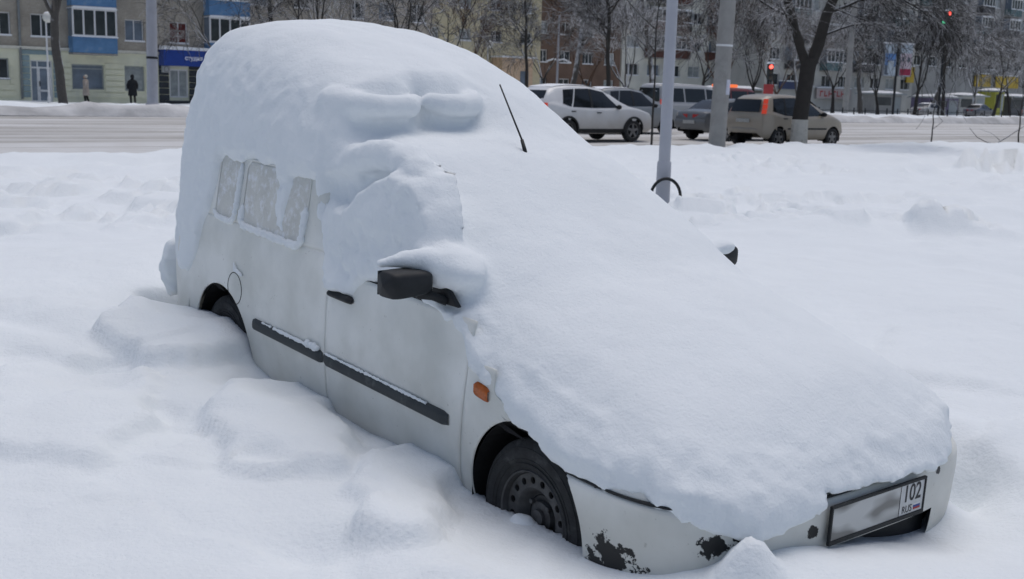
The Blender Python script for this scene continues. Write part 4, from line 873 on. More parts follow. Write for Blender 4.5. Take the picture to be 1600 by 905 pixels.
# blue shop front
sf0, sf1 = L_(27.80), L_(31.6)
for k in range(6):
    z = .25 + k * .40
    for (p, q_) in ((sf0, gf[4][0] - .06), (gf[4][1] + .06, sf1)): MB().box(p, q_, -.07, -.003, z, z + .36).build('cladding_board', pm('dark navy cladding', (.025, .032, .042), .4, .2, 3), b1)
MB().box(sf0, sf1, -.05, -.003, .0, .24).build('shop_plinth', pm('dark plinth', (.05, .055, .06), .8), b1)
aw = empty('shop_awning', (sf0, 0, 2.46)); aw.parent = b1; aw['label'] = 'blue shop fascia with white lettering'
MB().box(0, sf1 - sf0, -.95, -.003, 0, 1.0).build('fascia', pm('shop blue', (.012, .05, .28), .45, .1, 2), aw, False, .01)
MB().prism([(-.05, 1.003), (sf1 - sf0 + .05, 1.003), (sf1 - sf0, 1.16), (.05, 1.24)], -1.0, -.02).build('awning_snow', M_SNOWCAP, aw)
SOUTH = Matrix(((1, 0, 0, 0), (0, 0, -1, 0), (0, 1, 0, 0), (0, 0, 0, 1)))       # text facing -y
text_mesh('lettering', 'студия', .36, aw, pm('white lettering', (.75, .78, .85), .5), Matrix.Translation((1.98, -.956, .50)) @ SOUTH, .01, bold=.008)
window(b1, *gf[4], .05, (.5,), (), M_CURT, M_WHITE, False, .09)
ac = empty('air_conditioner', (L_(28.15), -.08, 2.02)); ac.parent = b1
MB().box(-.22, .28, -.28, 0, 0, .42).build('casing', pm('grey casing', (.45, .46, .46), .6), ac, False, .02); MB().lathe([(.17, -.285), (.17, -.30), (.15, -.30), (.15, -.285)], 16, 'y', (.02, 0, .21)).build('fan_grille', M_BLK, ac)
MB().tube([(L_(19.37), -.09, .2), (L_(19.37), -.09, H1)], .075, 8).build('drainpipe', pm('zinc pipe', (.20, .22, .23), .5, .15), b1, True)
MB().box(-.3, S1 - S0 + .3, -.5, 11.3, H1 + .003, H1 + .3).build('roof', M_SNOWCAP, b1)

# --- further blocks: regular facades
def block(name, label, sa, sb, n, h, wall, storey, wmat, bays, balc=None, z0=.9, gfmat=None, ww=1.5, wh=1.35, skip=0.12, seed=1, bmat=None, dep=11, y_off=0.0):
    r = empty(name, st(sa, n), STREET); tag(r, label, 'building'); R = random.Random(seed); W_ = sb - sa; ops = []; k = 0; pitch = W_ / bays
    while z0 + k * storey + wh < h - .2:
        for i in range(bays):
            x = pitch * (i + .5); z = z0 + k * storey
            ops.append((x - ww / 2, x + ww / 2, z, z + wh, i, k))
        k += 1
    mb = MB(); wall_sheet(mb, W_, h, [o[:4] for o in ops], .3); shell(mb, 0, W_, dep, 0, h); mb.build('wall', wall, r)
    for o in ops:
        is_b = balc and o[4] in balc and o[5] > 0
        window(r, *o[:4], .15, (.5,) if R.random() < .7 else (.33, .66), (), R.choice([M_GLASS, M_GLASS, M_GLASS2, M_CURT]), None, not is_b)
        if is_b: balcony(r, o[0] - .55, o[1] + .55, o[2] - .95, o[2] - .02, o[3] + .05, bmat[(o[4] + o[5]) % len(bmat)], 1.0, R.random() < .75, 4)
    MB().box(-.3, W_ + .3, -.4, dep + .3, h + .003, h + .3).build('roof', M_SNOWCAP, r)
    return r
M_YEL = pm('ochre plaster', (.58, .52, .35), .9, .18, .5, .005, 10, col2=(.42, .40, .31), c2lo=.5, c2hi=.75, c2s=.5)
M_PALE = pm('pale panel wall', (.66, .66, .59), .9, .12, .5, .005, 10, col2=(.52, .52, .48), c2lo=.52, c2hi=.75, c2s=.6)
M_GREYW = pm('grey panel wall', (.46, .46, .43), .9, .15, .5, .005, 10)
M_BROWNB = pm('brown balcony panel', (.10, .045, .035), .7, .2, 2); M_DARKB = pm('dark balcony panel', (.06, .06, .062), .7, .2, 2); M_GRNB = pm('teal balcony panel', (.10, .16, .17), .7, .2, 2)
block('apartment_block', 'taupe plaster block half hidden by bare trees right of the brick block', 43.2, 51.5, 77, 13, pm('taupe plaster', (.40, .36, .30), .9, .2, .5, .005, 10), 2.75, None, 3, None, 1.0, seed=4)
b2 = block('apartment_block', 'ochre yellow plaster block with a small peach porch', 53.2, 66.6, 82, 14, M_YEL, 2.7, None, 4, None, 2.9, ww=1.3, wh=1.0, seed=5)
pc = empty('porch', (7.9, -1.6, 0)); pc.parent = b2
MB().box(0, 3.4, 0, 1.59, 0, 4.3).build('porch_wall', pm('peach plaster', (.62, .46, .32), .9, .12), pc); MB().box(-.2, 3.6, -.2, 1.59, 4.303, 4.45).build('porch_roof_snow', M_SNOWCAP, pc); MB().box(2.0, 2.9, -.04, -.003, 1.9, 3.2).build('porch_window', M_GLASS2, pc)
block('apartment_block', 'rust brown brick block behind the white car and bare trees', 71, 83, 89, 11, brick_mat('rust brown brick', (.15, .10, .075), (.18, .12, .09)), 2.75, None, 4, None, 1.6, seed=9, ww=1.4, wh=1.2)
block('apartment_block', 'pale panel block with brown balconies behind the tall lamp post', 86.0, 108.5, 92, 22, M_PALE, 2.95, None, 7, (1, 2, 4, 6), 3.5, seed=6, bmat=[M_BROWNB, M_DARKB, M_BROWNB], ww=1.9, wh=1.25)
block('apartment_block', 'grey panel block with dark balconies behind the billboards', 100, 128, 84, 24, M_GREYW, 2.8, None, 9, (1, 3, 5, 7), 2.9, seed=7, bmat=[M_DARKB, M_GRNB, M_DARKB], ww=1.8, wh=1.3)
block('apartment_block', 'tall dark grey block at the right edge with yellow shop signs', 129.5, 176, 88, 26, pm('dark grey wall', (.32, .32, .31), .9, .2, .5), 2.8, None, 13, (1, 3, 5, 7, 9, 11), 6.2, seed=8, bmat=[M_DARKB, M_GRNB, M_DARKB], ww=1.8, wh=1.3)
# signs on the far shops
def sign(label, sa, sb, n, za, zb, mat, txt=None, tm=None, ts=1.0, cat='sign'):
    r = empty('shop_sign', st(sa, n, za), STREET); tag(r, label, cat); w = sb - sa; hgt = zb - za
    MB().box(0, w, 0, .18, 0, hgt).build('sign_board', mat, r, False, .02)
    MB().box(-.04, w + .04, .02, .25, -.05, -.003).box(-.04, w + .04, .02, .25, hgt + .003, hgt + .06).build('sign_frame', M_GREYF, r)
    MB().box(-.04, w + .04, -.02, .25, hgt + .063, hgt + .16).build('sign_snow', M_SNOWCAP, r)
    if txt: text_mesh('lettering', txt, hgt * .8 * ts, r, tm, Matrix.Translation((w / 2, -.006, hgt * .5)) @ SOUTH, .004, bold=.01)
    return r
M_YS = pm('yellow sign', (.48, .33, .03), .5, .12, 1.5)
sign('first yellow shop sign from the left on the dark grey block', 148.4, 152.4, 87.6, 3.8, 5.5, M_YS); sign('longest of the three yellow shop signs on the dark grey block', 153.8, 159.8, 87.6, 3.75, 5.4, M_YS); sign('yellow shop sign cut by the right edge of the photo', 162.6, 168.5, 87.6, 3.7, 5.3, M_YS)
sign('narrow upright yellow sign on the grey panel block', 126.2, 127.7, 83.6, 3.8, 5.7, M_YS)
sign('pale shop sign with blurred red lettering right of the whitewashed tree', 108.8, 115.2, 83.6, 1.6, 2.7, pm('pale pink board', (.42, .36, .35), .6))
rs = [o for o in COL.objects if o.get('label', '').startswith('pale shop sign')][0]
for k in range(7):       # blurred red letters, too far away to read
    MB().box(.55 + k * .78, .70 + k * .78, -.012, -.003, .22, .86).box(.702 + k * .78, 1.10 + k * .78, -.012, -.003, (.70, .22, .46)[k % 3], (.86, .36, .60)[k % 3]).build('lettering', pm('red letters', (.35, .03, .03), .5), rs)
sign('navy shop sign with white marks left of the whitewashed tree', 102.2, 107.6, 83.6, 2.5, 3.3, pm('navy board', (.035, .05, .12), .5))
# ------------------------------------------------------------------ cars on the road
def car(name, label, s, n, P, group=None, heading=0.0):
    """P: dict. local x forward (0 = middle of the wheelbase), y left, z up. Body sheet lofted from side outline; parts on it."""
    root = empty(name, st(s, n, .0), STREET + heading); tag(root, label, P.get('cat', 'car'), group)
    xb, top, belt, bot = P['x'], P['top'], P['belt'], P['bot']; wmax = P['w'] / 2; x0, x1 = xb[0], xb[-1]
    wr = P['wr'] / 2; R = P['R']; wx = P['wx']; ar = R + .055
    def sm(x, v, k=.05): return (np.interp(x - k, xb, v) + 2 * np.interp(x, xb, v) + np.interp(x + k, xb, v)) / 4
    def plan_(x):
        t = np.clip(np.maximum((x - (x1 - .75)) / .75, ((x0 + .55) - x) / .55), 0, 1); return wmax * (1 - .20 * t ** 2.6)
    nx = 110; xs_ = np.linspace(x0, x1, nx)
    def ring(x):
        T_, B_, Z0 = sm(x, top), np.minimum(sm(x, belt), sm(x, top)), sm(x, bot); w_ = plan_(x); g_ = np.maximum(T_ - B_, 0)
        wt = w_ - (wmax - wr) * np.clip(g_ / .5, 0, 1) - .04
        pts = [(w_ * .86, Z0), (w_ * .95, Z0 + .06)]
        for q in (.15, .3, .45, .6, .75, .88): pts.append((w_ * (1 - .03 * abs(q - .5) * 2 + .0), Z0 + .06 + (B_ - Z0 - .06) * q))
        pts += [(w_ * .965, B_ - .012), (w_ * .945, B_)]
        for q in (.25, .5, .75, .92): pts.append((w_ * .945 + (wt - w_ * .945) * q ** 1.25, B_ + (T_ - B_ - .035) * q))
        pts += [(wt * .93, T_ - .012), (wt * .7, T_ + .004), (wt * .35, T_ + .014), (0 * w_, T_ + .018)]
        return pts
    rg = ring(xs_); V = np.zeros((nx, len(rg), 3))
    for j, (y, z) in enumerate(rg): V[:, j, 0] = xs_; V[:, j, 1] = y; V[:, j, 2] = z
    # pull ends into rounded bumpers
    full = np.concatenate([V, V[:, ::-1][:, 1:] * np.array([1, -1, 1])], 1); m_ = full.shape[1]
    keep = np.ones((nx - 1, m_ - 1), bool)
    for ax in wx:
        rad = np.hypot(full[..., 0] - ax, full[..., 2] - R); ins = (rad < ar) & (np.abs(full[..., 1]) > .55)
        keep &= ~(ins[:-1, :-1] & ins[1:, :-1] & ins[1:, 1:] & ins[:-1, 1:])
        k = np.where(ins & (rad > ar - .09), ar / np.maximum(rad, .01), 1); full[..., 0] = ax + (full[..., 0] - ax) * k; full[..., 2] = R + (full[..., 2] - R) * k
    F = gridfaces(full, keep); n0 = full.shape[0] * m_; VV = full.reshape(-1, 3).tolist(); FF = [tuple(f) for f in F.tolist()]
    for e, rev in ((0, False), (nx - 1, True)):
        c = np.mean(full[e], 0); ci = len(VV); VV.append([c[0] + (-.03 if e == 0 else .03), 0, c[2]])
        for j in range(m_ - 1): FF.append((e * m_ + j, ci, e * m_ + j + 1) if rev else (e * m_ + j + 1, ci, e * m_ + j))
    mk('body', VV, FF, P['mat'], root, True)
    def ysurf(x, z):
        r_ = ring(np.array([x])); zz = [float(np.ravel(p[1])[0]) for p in r_]; yy = [float(np.ravel(p[0])[0]) for p in r_]; return float(np.interp(z, zz, yy))
    def side_sheet(nm, quad, mat, parent, off=.008, a=8, b=5, sides=(-1, 1)):
        for sg in sides:
            G = np.zeros((a, b, 3)); q = np.array(quad, float)
            for i in range(a):
                for j in range(b):
                    u_, v_ = i / (a - 1), j / (b - 1); x, z = (q[0] * (1 - u_) + q[1] * u_) * (1 - v_) + (q[3] * (1 - u_) + q[2] * u_) * v_; G[i, j] = (x, sg * (ysurf(x, z) + off), z)
            MB().grid(G).build(nm, mat, parent, True)
    for q in P['win']: side_sheet('side_window', q, M_CARG, root)
    for q in P.get('pillar', ()): side_sheet('window_pillar', q, M_BLK, root, .012, 3, 5)
    def cross(nm, pts, mat, parent=root, ny=9, bow=.03):       # sheet across the car from (x,z,halfwidth) rows
        G = np.zeros((len(pts), ny, 3))
        for i, (x, z, hw) in enumerate(pts):
            for j, t in enumerate(np.linspace(-1, 1, ny)): G[i, j] = (x + bow * (t * t - 1) * (1 if x < 0 else -1), t * hw, z)
        return MB().grid(G).build(nm, mat, parent, True)
    cross('rear_window', P['rwin'], M_CARG); cross('windscreen', P['fwin'], M_CARG)
    for sg in (-1, 1):
        for q in P['tail']:
            x, z0, z1, y0, y1 = q; mb = MB(); G = np.zeros((4, 5, 3))
            for i, z in enumerate(np.linspace(z0, z1, 4)):
                for j, y in enumerate(np.linspace(y0, y1, 5)): G[i, j] = (x + P.get('tlean', 0) * (z - z0) + (P.get('wrap', .22) * max(0, (y - y0) / max(.01, (y1 - y0))) ** 2), sg * y, z)
            mb.grid(G).build('tail_light', P.get('tmat', M_TAIL), root, True)
        x, z0, z1, y0, y1 = P['head']; G = np.zeros((3, 4, 3))
        for i, z in enumerate(np.linspace(z0, z1, 3)):
            for j, y in enumerate(np.linspace(y0, y1, 4)): G[i, j] = (x - .3 * ((y - y0) / (y1 - y0)) ** 2 - .25 * (z - z0), sg * y, z)
        MB().grid(G).build('headlight', M_HEADL, root, True)
        xm = P['mir']; MB().sphere((xm[0], sg * (ysurf(xm[0], xm[1]) + .10), xm[1]), (.06, .11, .075), 10, 7).build('mirror', P['mat'] if P.get('mirc') else M_BLK, root, True)
        for hx, hz in P['hand']: MB().box(hx - .09, hx + .09, sg * ysurf(hx, hz) - .02, sg * ysurf(hx, hz) + .025, hz - .016, hz + .016).build('door_handle', P.get('hmat', M_BLK), root, False, .008)
        for ax in wx:
            w = empty('wheel', (ax, sg * (wmax - .115), R)); w.parent = root; w.rotation_euler = (0, 0, 0 if sg < 0 else math.pi)
            MB().lathe(tyre_prof(R, .105, R * .64), 28, 'y').build('tyre', M_TYRE, w, True)
            mb = MB(); mb.lathe([(R * .66, -.08), (R * .62, -.095), (R * .58, -.07)], 28, 'y')
            for k in range(5):
                a = k * 2 * math.pi / 5 + .3; ca, sa = math.cos(a), math.sin(a)
                prf = [(.03, .05), (R * .6, .035)]; mb.add([(r_ * ca - s_ * sa * h_, -.085 + .0 * r_, r_ * sa + s_ * ca * h_) for r_, h_ in prf for s_ in (-1, 1)], [(0, 1, 3, 2)])
            mb.lathe([(.06, -.09), (.0005, -.095)], 12, 'y'); mb.build('rim', P.get('rimmat', M_ALLOY), w)
            MB().lathe([(R * .63, -.045), (.0005, -.04)], 20, 'y').build('rim_back', M_DARK, w)
        for ax in wx:
            mb = MB(); n_ = 16; Vv = []; Ff = []
            for k in range(n_ + 1):
                a = math.pi * 1.2 * k / n_ - .1 * math.pi
                for y in (wmax - .02, wmax - .34): Vv.append((ax + ar * 1.01 * math.cos(a), sg * y, R + ar * 1.01 * math.sin(a)))
            for k in range(n_): Ff.append((2 * k, 2 * k + 1, 2 * k + 3, 2 * k + 2))
            Vv.append((ax, sg * (wmax - .34), R)); c = len(Vv) - 1
            for k in range(n_): Ff.append((2 * k + 1, c, 2 * k + 3))
            mb.add(Vv, Ff).build('wheel_well', M_DARK, root)
            # black arch trim
            if P.get('clad'): MB().tube([(ax + ar * math.cos(a), sg * (ysurf(ax + ar * math.cos(a), max(R * .7, R + ar * math.sin(a))) + .006), R + ar * math.sin(a)) for a in np.linspace(-.25, math.pi + .25, 20)], .035, 6).build('arch_trim', M_BLK, root, True)
    if P.get('clad'): side_sheet('sill_trim', [(wx[1] + ar, sm(0, bot)[()] + .02), (wx[0] - ar, sm(0, bot)[()] + .02), (wx[0] - ar, sm(0, bot)[()] + .15), (wx[1] + ar, sm(0, bot)[()] + .15)], M_BLK, root, .010)
    if 'strip' in P: side_sheet('rubbing_strip', P['strip'], M_BLK, root, .012, 8, 2)
    cross('tailgate', [(x0 + .04, P['rbump'][1] - .05, wmax * .80), (x0 - .025, P['rbump'][1] + .12, wmax * .83), (x0 - .025, P['plate'][1] + .08, wmax * .83), (P['rwin'][0][0] + .035, P['rwin'][0][1] + .01, P['rwin'][0][2] + .08)], P['mat'])
    px, pz = P['plate']; px -= .02; MB().box(px - .012, px, -.26, .26, pz - .056, pz + .056).build('number_plate', pm('dirty plate', (.38, .38, .36), .6, .2, 20), root)
    bx, bz = P['rbump']; mb = MB(); G = np.zeros((11, 5, 3))
    for i, t in enumerate(np.linspace(-1, 1, 11)):
        for j, (dx, dz) in enumerate(((.06, -.10), (0, -.08), (-.03, 0), (-.01, .07), (.07, .085))): G[i, j] = (bx + dx + .26 * abs(t) ** 5, t * wmax * .93, bz + dz)
    mb.grid(G).build('rear_bumper', P.get('bmat', P['mat']), root, True)
    # snow lying on the roof
    if P.get('snow'):
        xa, xz = P['snow']; xx = np.linspace(xa, xz, 20); G = np.zeros((20, 11, 3))
        for j, t in enumerate(np.linspace(-1, 1, 11)): G[:, j, 0] = xx; G[:, j, 1] = t * wr * .86; G[:, j, 2] = sm(xx, top) + .008 + .028 * (1 - t ** 4) * np.sin(np.linspace(.15, math.pi - .15, 20)) ** .5
        MB().grid(G).build('roof_snow', M_SNOWCAP, root, True)
    return root
M_CARG = pm('tinted car glass', (.012, .015, .017), .08, .1, spec=.5)
M_TAIL = pm('lit tail light', (.30, .02, .015), .25, .2, 20, emis=(1.0, .10, .04), es=.28)
M_TAILOFF = pm('tail light', (.16, .012, .015), .25, .2, 20, emis=(1, .05, .05), es=.06)
M_HEADL = pm('car headlight', (.55, .57, .6), .12, .1)
M_ALLOY = pm('dirty alloy', (.22, .22, .22), .45, .25, 12, metal=.6)
def car_paint(name, c, dirt, lo=.35, hi=.95):
    m = bpy.data.materials.new(name); m.use_nodes = True; t = m.node_tree; N = t.nodes; L = t.links; b = N['Principled BSDF']; b.inputs['Coat Weight'].default_value = .35
    tc = N.new('ShaderNodeTexCoord'); sp = N.new('ShaderNodeSeparateXYZ'); L.new(tc.outputs['Object'], sp.inputs[0])
    n1 = N.new('ShaderNodeTexNoise'); n1.inputs['Scale'].default_value = 2.5; n1.inputs['Detail'].default_value = 6; L.new(tc.outputs['Object'], n1.inputs['Vector'])
    ad = N.new('ShaderNodeMath'); ad.operation = 'MULTIPLY_ADD'; L.new(n1.outputs['Fac'], ad.inputs[0]); ad.inputs[1].default_value = .5; L.new(sp.outputs['Z'], ad.inputs[2])
    mr = N.new('ShaderNodeMapRange'); mr.inputs['From Min'].default_value = lo + .2; mr.inputs['From Max'].default_value = hi + .25; mr.inputs['To Min'].default_value = .85; mr.inputs['To Max'].default_value = .05; L.new(ad.outputs[0], mr.inputs['Value'])
    mx = N.new('ShaderNodeMix'); mx.data_type = 'RGBA'; mx.inputs['A'].default_value = (*c, 1); mx.inputs['B'].default_value = (*dirt, 1); L.new(mr.outputs[0], mx.inputs['Factor']); L.new(mx.outputs['Result'], b.inputs['Base Color'])
    rr = N.new('ShaderNodeMapRange'); rr.inputs['To Min'].default_value = .3; rr.inputs['To Max'].default_value = .75; L.new(mr.outputs[0], rr.inputs['Value']); L.new(rr.outputs[0], b.inputs['Roughness']); return m
suv = dict(x=[-2.28, -2.22, -2.0, -1.7, -1.2, -.4, .2, .55, .9, 1.25, 1.7, 2.1, 2.28, 2.36], top=[.95, 1.18, 1.50, 1.66, 1.71, 1.70, 1.62, 1.46, 1.24, 1.10, 1.03, .92, .76, .55], belt=[.95, 1.15, 1.17, 1.12, 1.05, 1.02, 1.02, 1.03, 1.05, 1.06, 1.00, .90, .74, .53], bot=[.42, .36, .32, .30, .28, .26, .26, .26, .26, .28, .30, .30, .34, .40],
    w=1.84, wr=1.30, R=.355, wx=(1.35, -1.35), mat=car_paint('white car paint', (.68, .69, .70), (.36, .33, .28)), clad=True,
    win=[[(-1.55, 1.16), (-1.22, 1.07), (-.98, 1.60), (-1.42, 1.57)], [(-1.16, 1.065), (-.42, 1.045), (-.40, 1.62), (-.93, 1.605)], [(-.34, 1.045), (.72, 1.06), (.22, 1.53), (-.33, 1.615)]], pillar=[[(-.43, 1.05), (-.33, 1.05), (-.32, 1.615), (-.41, 1.615)]],
    rwin=[(-2.20, 1.17, .66), (-2.12, 1.32, .64), (-1.97, 1.54, .58)], fwin=[(.98, 1.09, .72), (.65, 1.36, .64), (.27, 1.60, .56)], tail=[(-2.34, 1.00, 1.17, .52, .84)], head=(2.26, .80, .93, .45, .80), mir=(.66, 1.08), hand=[(-1.15, .93), (-.12, .90)], plate=(-2.34, .86), rbump=(-2.28, .58), snow=(-1.75, .1), mirc=False)
car('white_suv', 'white suv with dirty doors and lit tail light behind the van bonnet', 24.0, 27.35, suv)
g2 = dict(suv); g2['mat'] = car_paint('grey car paint', (.24, .26, .28), (.22, .22, .21)); g2['tmat'] = M_TAILOFF; g2['clad'] = False
car('grey_suv', 'silver grey suv driving just beyond the white suv', 30.4, 32.2, g2)
sed = dict(x=[-2.15, -2.10, -1.75, -1.45, -.95, -.4, .2, .75, 1.1, 1.6, 2.0, 2.1], top=[.78, .96, 1.02, 1.08, 1.36, 1.42, 1.40, 1.10, .98, .92, .80, .6], belt=[.78, .94, .98, .97, .95, .93, .92, .92, .93, .90, .79, .58], bot=[.40, .30, .26, .24, .22, .22, .22, .22, .22, .24, .28, .36],
    w=1.68, wr=1.18, R=.29, wx=(1.22, -1.24), mat=car_paint('graphite car paint', (.095, .105, .115), (.15, .15, .145)),
    win=[[(-1.2, 1.0), (-.42, .97), (-.44, 1.33), (-.95, 1.29)], [(-.35, .97), (.70, .96), (.22, 1.32), (-.35, 1.34)]], rwin=[(-1.62, 1.05, .60), (-1.33, 1.21, .58), (-1.0, 1.36, .54)], fwin=[(.92, 1.03, .60), (.55, 1.24, .58), (.27, 1.38, .52)],
    tail=[(-2.17, .74, .88, .12, .74)], tmat=M_TAILOFF, head=(2.0, .62, .76, .4, .72), mir=(.66, .98), hand=[(-.95, .86), (.05, .85)], plate=(-2.19, .62), rbump=(-2.12, .46))
car('grey_sedan', 'dark grey sedan half hidden by the concrete pole', 30.95, 27.3, sed)
sd2 = dict(sed); sd2['mat'] = car_paint('maroon car paint', (.09, .02, .022), (.13, .11, .10)); sd2['tmat'] = M_TAIL
car('maroon_sedan', 'dark maroon sedan between the concrete pole and the beige hatchback', 39.2, 32.2, sd2)
bei = dict(x=[-1.90, -1.86, -1.72, -1.45, -1.0, -.3, .3, .75, 1.1, 1.45, 1.8, 1.98, 2.04], top=[.85, 1.12, 1.45, 1.56, 1.60, 1.59, 1.50, 1.25, 1.08, .98, .85, .70, .5], belt=[.85, 1.05, 1.05, 1.02, .97, .93, .92, .94, .96, .93, .83, .68, .48], bot=[.40, .30, .27, .25, .24, .23, .23, .23, .23, .24, .27, .32, .38],
    w=1.72, wr=1.22, R=.30, wx=(1.36, -1.26), mat=car_paint('beige car paint', (.33, .29, .235), (.26, .235, .19), .2, .7), tlean=.16,
    win=[[(-1.55, 1.10), (-1.0, .98), (-.9, 1.50), (-1.38, 1.47)], [(-.96, .975), (-.32, .95), (-.32, 1.51), (-.86, 1.50)], [(-.24, .955), (.86, .985), (.34, 1.41), (-.24, 1.51)]], pillar=[[(-1.02, .98), (-.94, .98), (-.85, 1.50), (-.93, 1.50)]],
    rwin=[(-1.93, 1.06, .56), (-1.87, 1.25, .55), (-1.78, 1.44, .52)], fwin=[(1.02, 1.06, .66), (.72, 1.29, .6), (.38, 1.50, .54)], wrap=.10, tail=[(-1.965, 1.02, 1.15, .69, .80), (-1.94, 1.165, 1.30, .69, .80), (-1.92, 1.315, 1.46, .69, .79)], head=(1.94, .66, .84, .40, .78), mir=(.80, 1.02), hand=[(-1.0, .88), (-.05, .86)], plate=(-1.97, .80), rbump=(-1.92, .52), strip=[(-.9, .55), (1.0, .55), (1.0, .60), (-.9, .60)])
car('beige_hatchback', 'beige compact hatchback with lit tail light beside the whitewashed tree', 29.2, 23.6, bei)
vn = dict(x=[-2.4, -2.38, -2.3, -2.0, -1.0, .6, 1.0, 1.5, 1.8, 2.2, 2.4], top=[1.6, 1.85, 1.94, 1.97, 1.98, 1.96, 1.88, 1.40, 1.18, 1.05, .7], belt=[1.10, 1.1, 1.1, 1.1, 1.1, 1.08, 1.08, 1.1, 1.1, 1.0, .68], bot=[.42, .35, .32, .30, .28, .28, .28, .28, .28, .32, .4],
    w=1.9, wr=1.5, R=.34, wx=(1.5, -1.4), mat=car_paint('white van paint', (.40, .41, .42), (.33, .31, .28)), win=[[(-2.1, 1.2), (-1.0, 1.2), (-1.0, 1.8), (-2.05, 1.8)], [(-.9, 1.2), (.4, 1.2), (.4, 1.8), (-.9, 1.8)], [(.5, 1.18), (1.55, 1.18), (1.05, 1.75), (.5, 1.8)]], rwin=[(-2.42, 1.2, .7), (-2.41, 1.5, .68), (-2.36, 1.8, .62)], fwin=[(1.78, 1.22, .75), (1.5, 1.45, .7), (1.12, 1.82, .62)],
    tail=[(-2.43, .9, 1.3, .78, .92)], tmat=M_TAIL, head=(2.36, .74, .95, .45, .85), mir=(1.4, 1.25), hand=[(.6, 1.0)], plate=(-2.44, .7), rbump=(-2.4, .5), snow=(-2.2, .5), cat='van')
car('white_minivan', 'white minivan with dark windows behind the two suvs', 39.2, 37.5, vn)
rv = dict(vn); rv['mat'] = car_paint('red van paint', (.16, .022, .02), (.16, .12, .10))
car('red_minibus', 'dark red minibus with a lit orange roof lamp beyond the white minivan', 49.2, 43.6, rv)
rl = [o for o in COL.objects if o.get('label', '').startswith('dark red minibus')][0]
MB().box(-1.0, -.2, -.6, .6, 2.0, 2.16).build('roof_lamp', pm('orange roof lamp', (.5, .10, .03), .4, .1, emis=(1, .2, .05), es=.7), rl, False, .03)

# ------------------------------------------------------------------ poles, lamps, lights
M_POLEG = pm('pale grey pole paint', (.40, .41, .45), .5, .06, 3, .001, 60, col2=(.30, .30, .31), c2lo=.6, c2hi=.8, c2s=4)
M_CONC = pm('pole concrete', (.30, .295, .28), .9, .12, 3, .004, 40, col2=(.22, .215, .20), c2lo=.52, c2hi=.75, c2s=2.5)
lp = empty('lamp_post', (1.97, 15.23, 0)); tag(lp, 'slender pale grey lamp post with a black hoop round its foot', 'lamp post')
MB().lathe([(.098, -.3), (.095, .55), (.093, .62), (.078, .64)], 20, 'z').build('base_sleeve', M_POLEG, lp, True)
MB().lathe([(.078, .63), (.074, 3), (.066, 7.5)], 20, 'z').build('pole', M_POLEG, lp, True)
MB().tube([(0, 0, 7.4), (.1, .4, 7.9), (.15, 1.2, 8.1)], [.05, .045, .04], 10).build('arm', M_POLEG, lp, True); MB().sphere((.16, 1.45, 8.08), (.12, .32, .08), 12, 8).build('lamp_head', M_WHITE, lp, True)
# half-buried tyre loop leaning on the post
MBt = MB(); MBt.tube([(.205 * math.cos(a), 0, .245 * math.sin(a)) for a in np.linspace(-.5, math.pi + .5, 30)], .021, 8)
hp = MBt.build('hoop', M_BLK, None, True); hp.location = (1.985, 15.05, .17); hp.rotation_euler = (0, 0, .2); tag(hp, 'black rubber hoop standing in the snow round the lamp post foot', 'hoop')
cp = empty('concrete_pole', st(23.7, 21.43)); cp.rotation_euler = (0, math.radians(1.2), 0); tag(cp, 'thick concrete pole with a paper notice between the cars', 'pole')
MB().lathe([(.245, -.3), (.235, .0), (.19, 9.0)], 20, 'z').build('shaft', M_CONC, cp, True)
MB().lathe([(.218, 2.82), (.226, 2.83), (.226, 2.87), (.217, 2.88)], 20, 'z').build('band', M_WHITE, cp, True)
mb = MB(); G = np.zeros((6, 2, 3))
for i, a in enumerate(np.linspace(-1.15, -.35, 6)):
    for j, z in enumerate((1.55, 1.95)): G[i, j] = (.236 * math.cos(a), .236 * math.sin(a), z)
mb.grid(G).build('paper_notice', pm('paper', (.55, .56, .64), .8, .15, 30), cp)
def far_pole(s, n, r0, r1, h, label, mat, lean=0.0, band=None):
    r = empty('street_pole', st(s, n, 0)); r.rotation_euler = (0, lean, 0); tag(r, label, 'pole')
    MB().lathe([(r0, -.2), (r0, 0), (r1, h)], 14, 'z').build('shaft', mat, r, True)
    MB().lathe([(r0 * 1.25, -.2), (r0 * 1.25, .5), (r0 * 1.02, .56)], 14, 'z').build('collar', mat, r, True)
    if band: MB().lathe([(r0 * .99, band), (r0 * 1.03, band + .01), (r0 * 1.03, band + .09), (r0 * .98, band + .1)], 14, 'z').build('band', M_BLK, r, True)
    return r
far_pole(18.2, 48.6, .235, .20, 10, 'pale grey pole in front of the yellow ground floor wall', M_POLEG, .012, 2.4)
far_pole(69.0, 50.5, .22, .17, 10, 'grey pole right of the whitewashed tree and left of the billboards', M_CONC, .015)
far_pole(100.3, 54.0, .27, .2, 12, 'frosted pale pole near the right edge of the photo', pm('frosted pole', (.45, .46, .47), .9, .25, 3), .02)
def globe_lamp(s, n, h, label):
    r = empty('globe_lamp', st(s, n, 0)); tag(r, label, 'lamp', None)
    MB().lathe([(.10, -.2), (.09, .4), (.06, .5), (.045, h)], 10, 'z').build('post', M_WHITE, r, True); MB().sphere((.12, 0, h + .22), .30, 16, 12).build('globe', pm('opal globe', (.62, .62, .58), .5, .05), r, True)
    MB().sphere((.12, 0, h + .40), (.22, .22, .13), 12, 8).build('globe_snow', M_SNOWCAP, r, True); return r
globe_lamp(19.5, 68.0, 4.6, 'white globe lamp before the window left of the blue balcony'); globe_lamp(51.8, 70.0, 4.6, 'white globe lamp before the ochre block above the van roof')
dl = empty('street_lamp', st(60.3, 72.0)); tag(dl, 'thin street lamp with a white arm above the white suv', 'lamp')
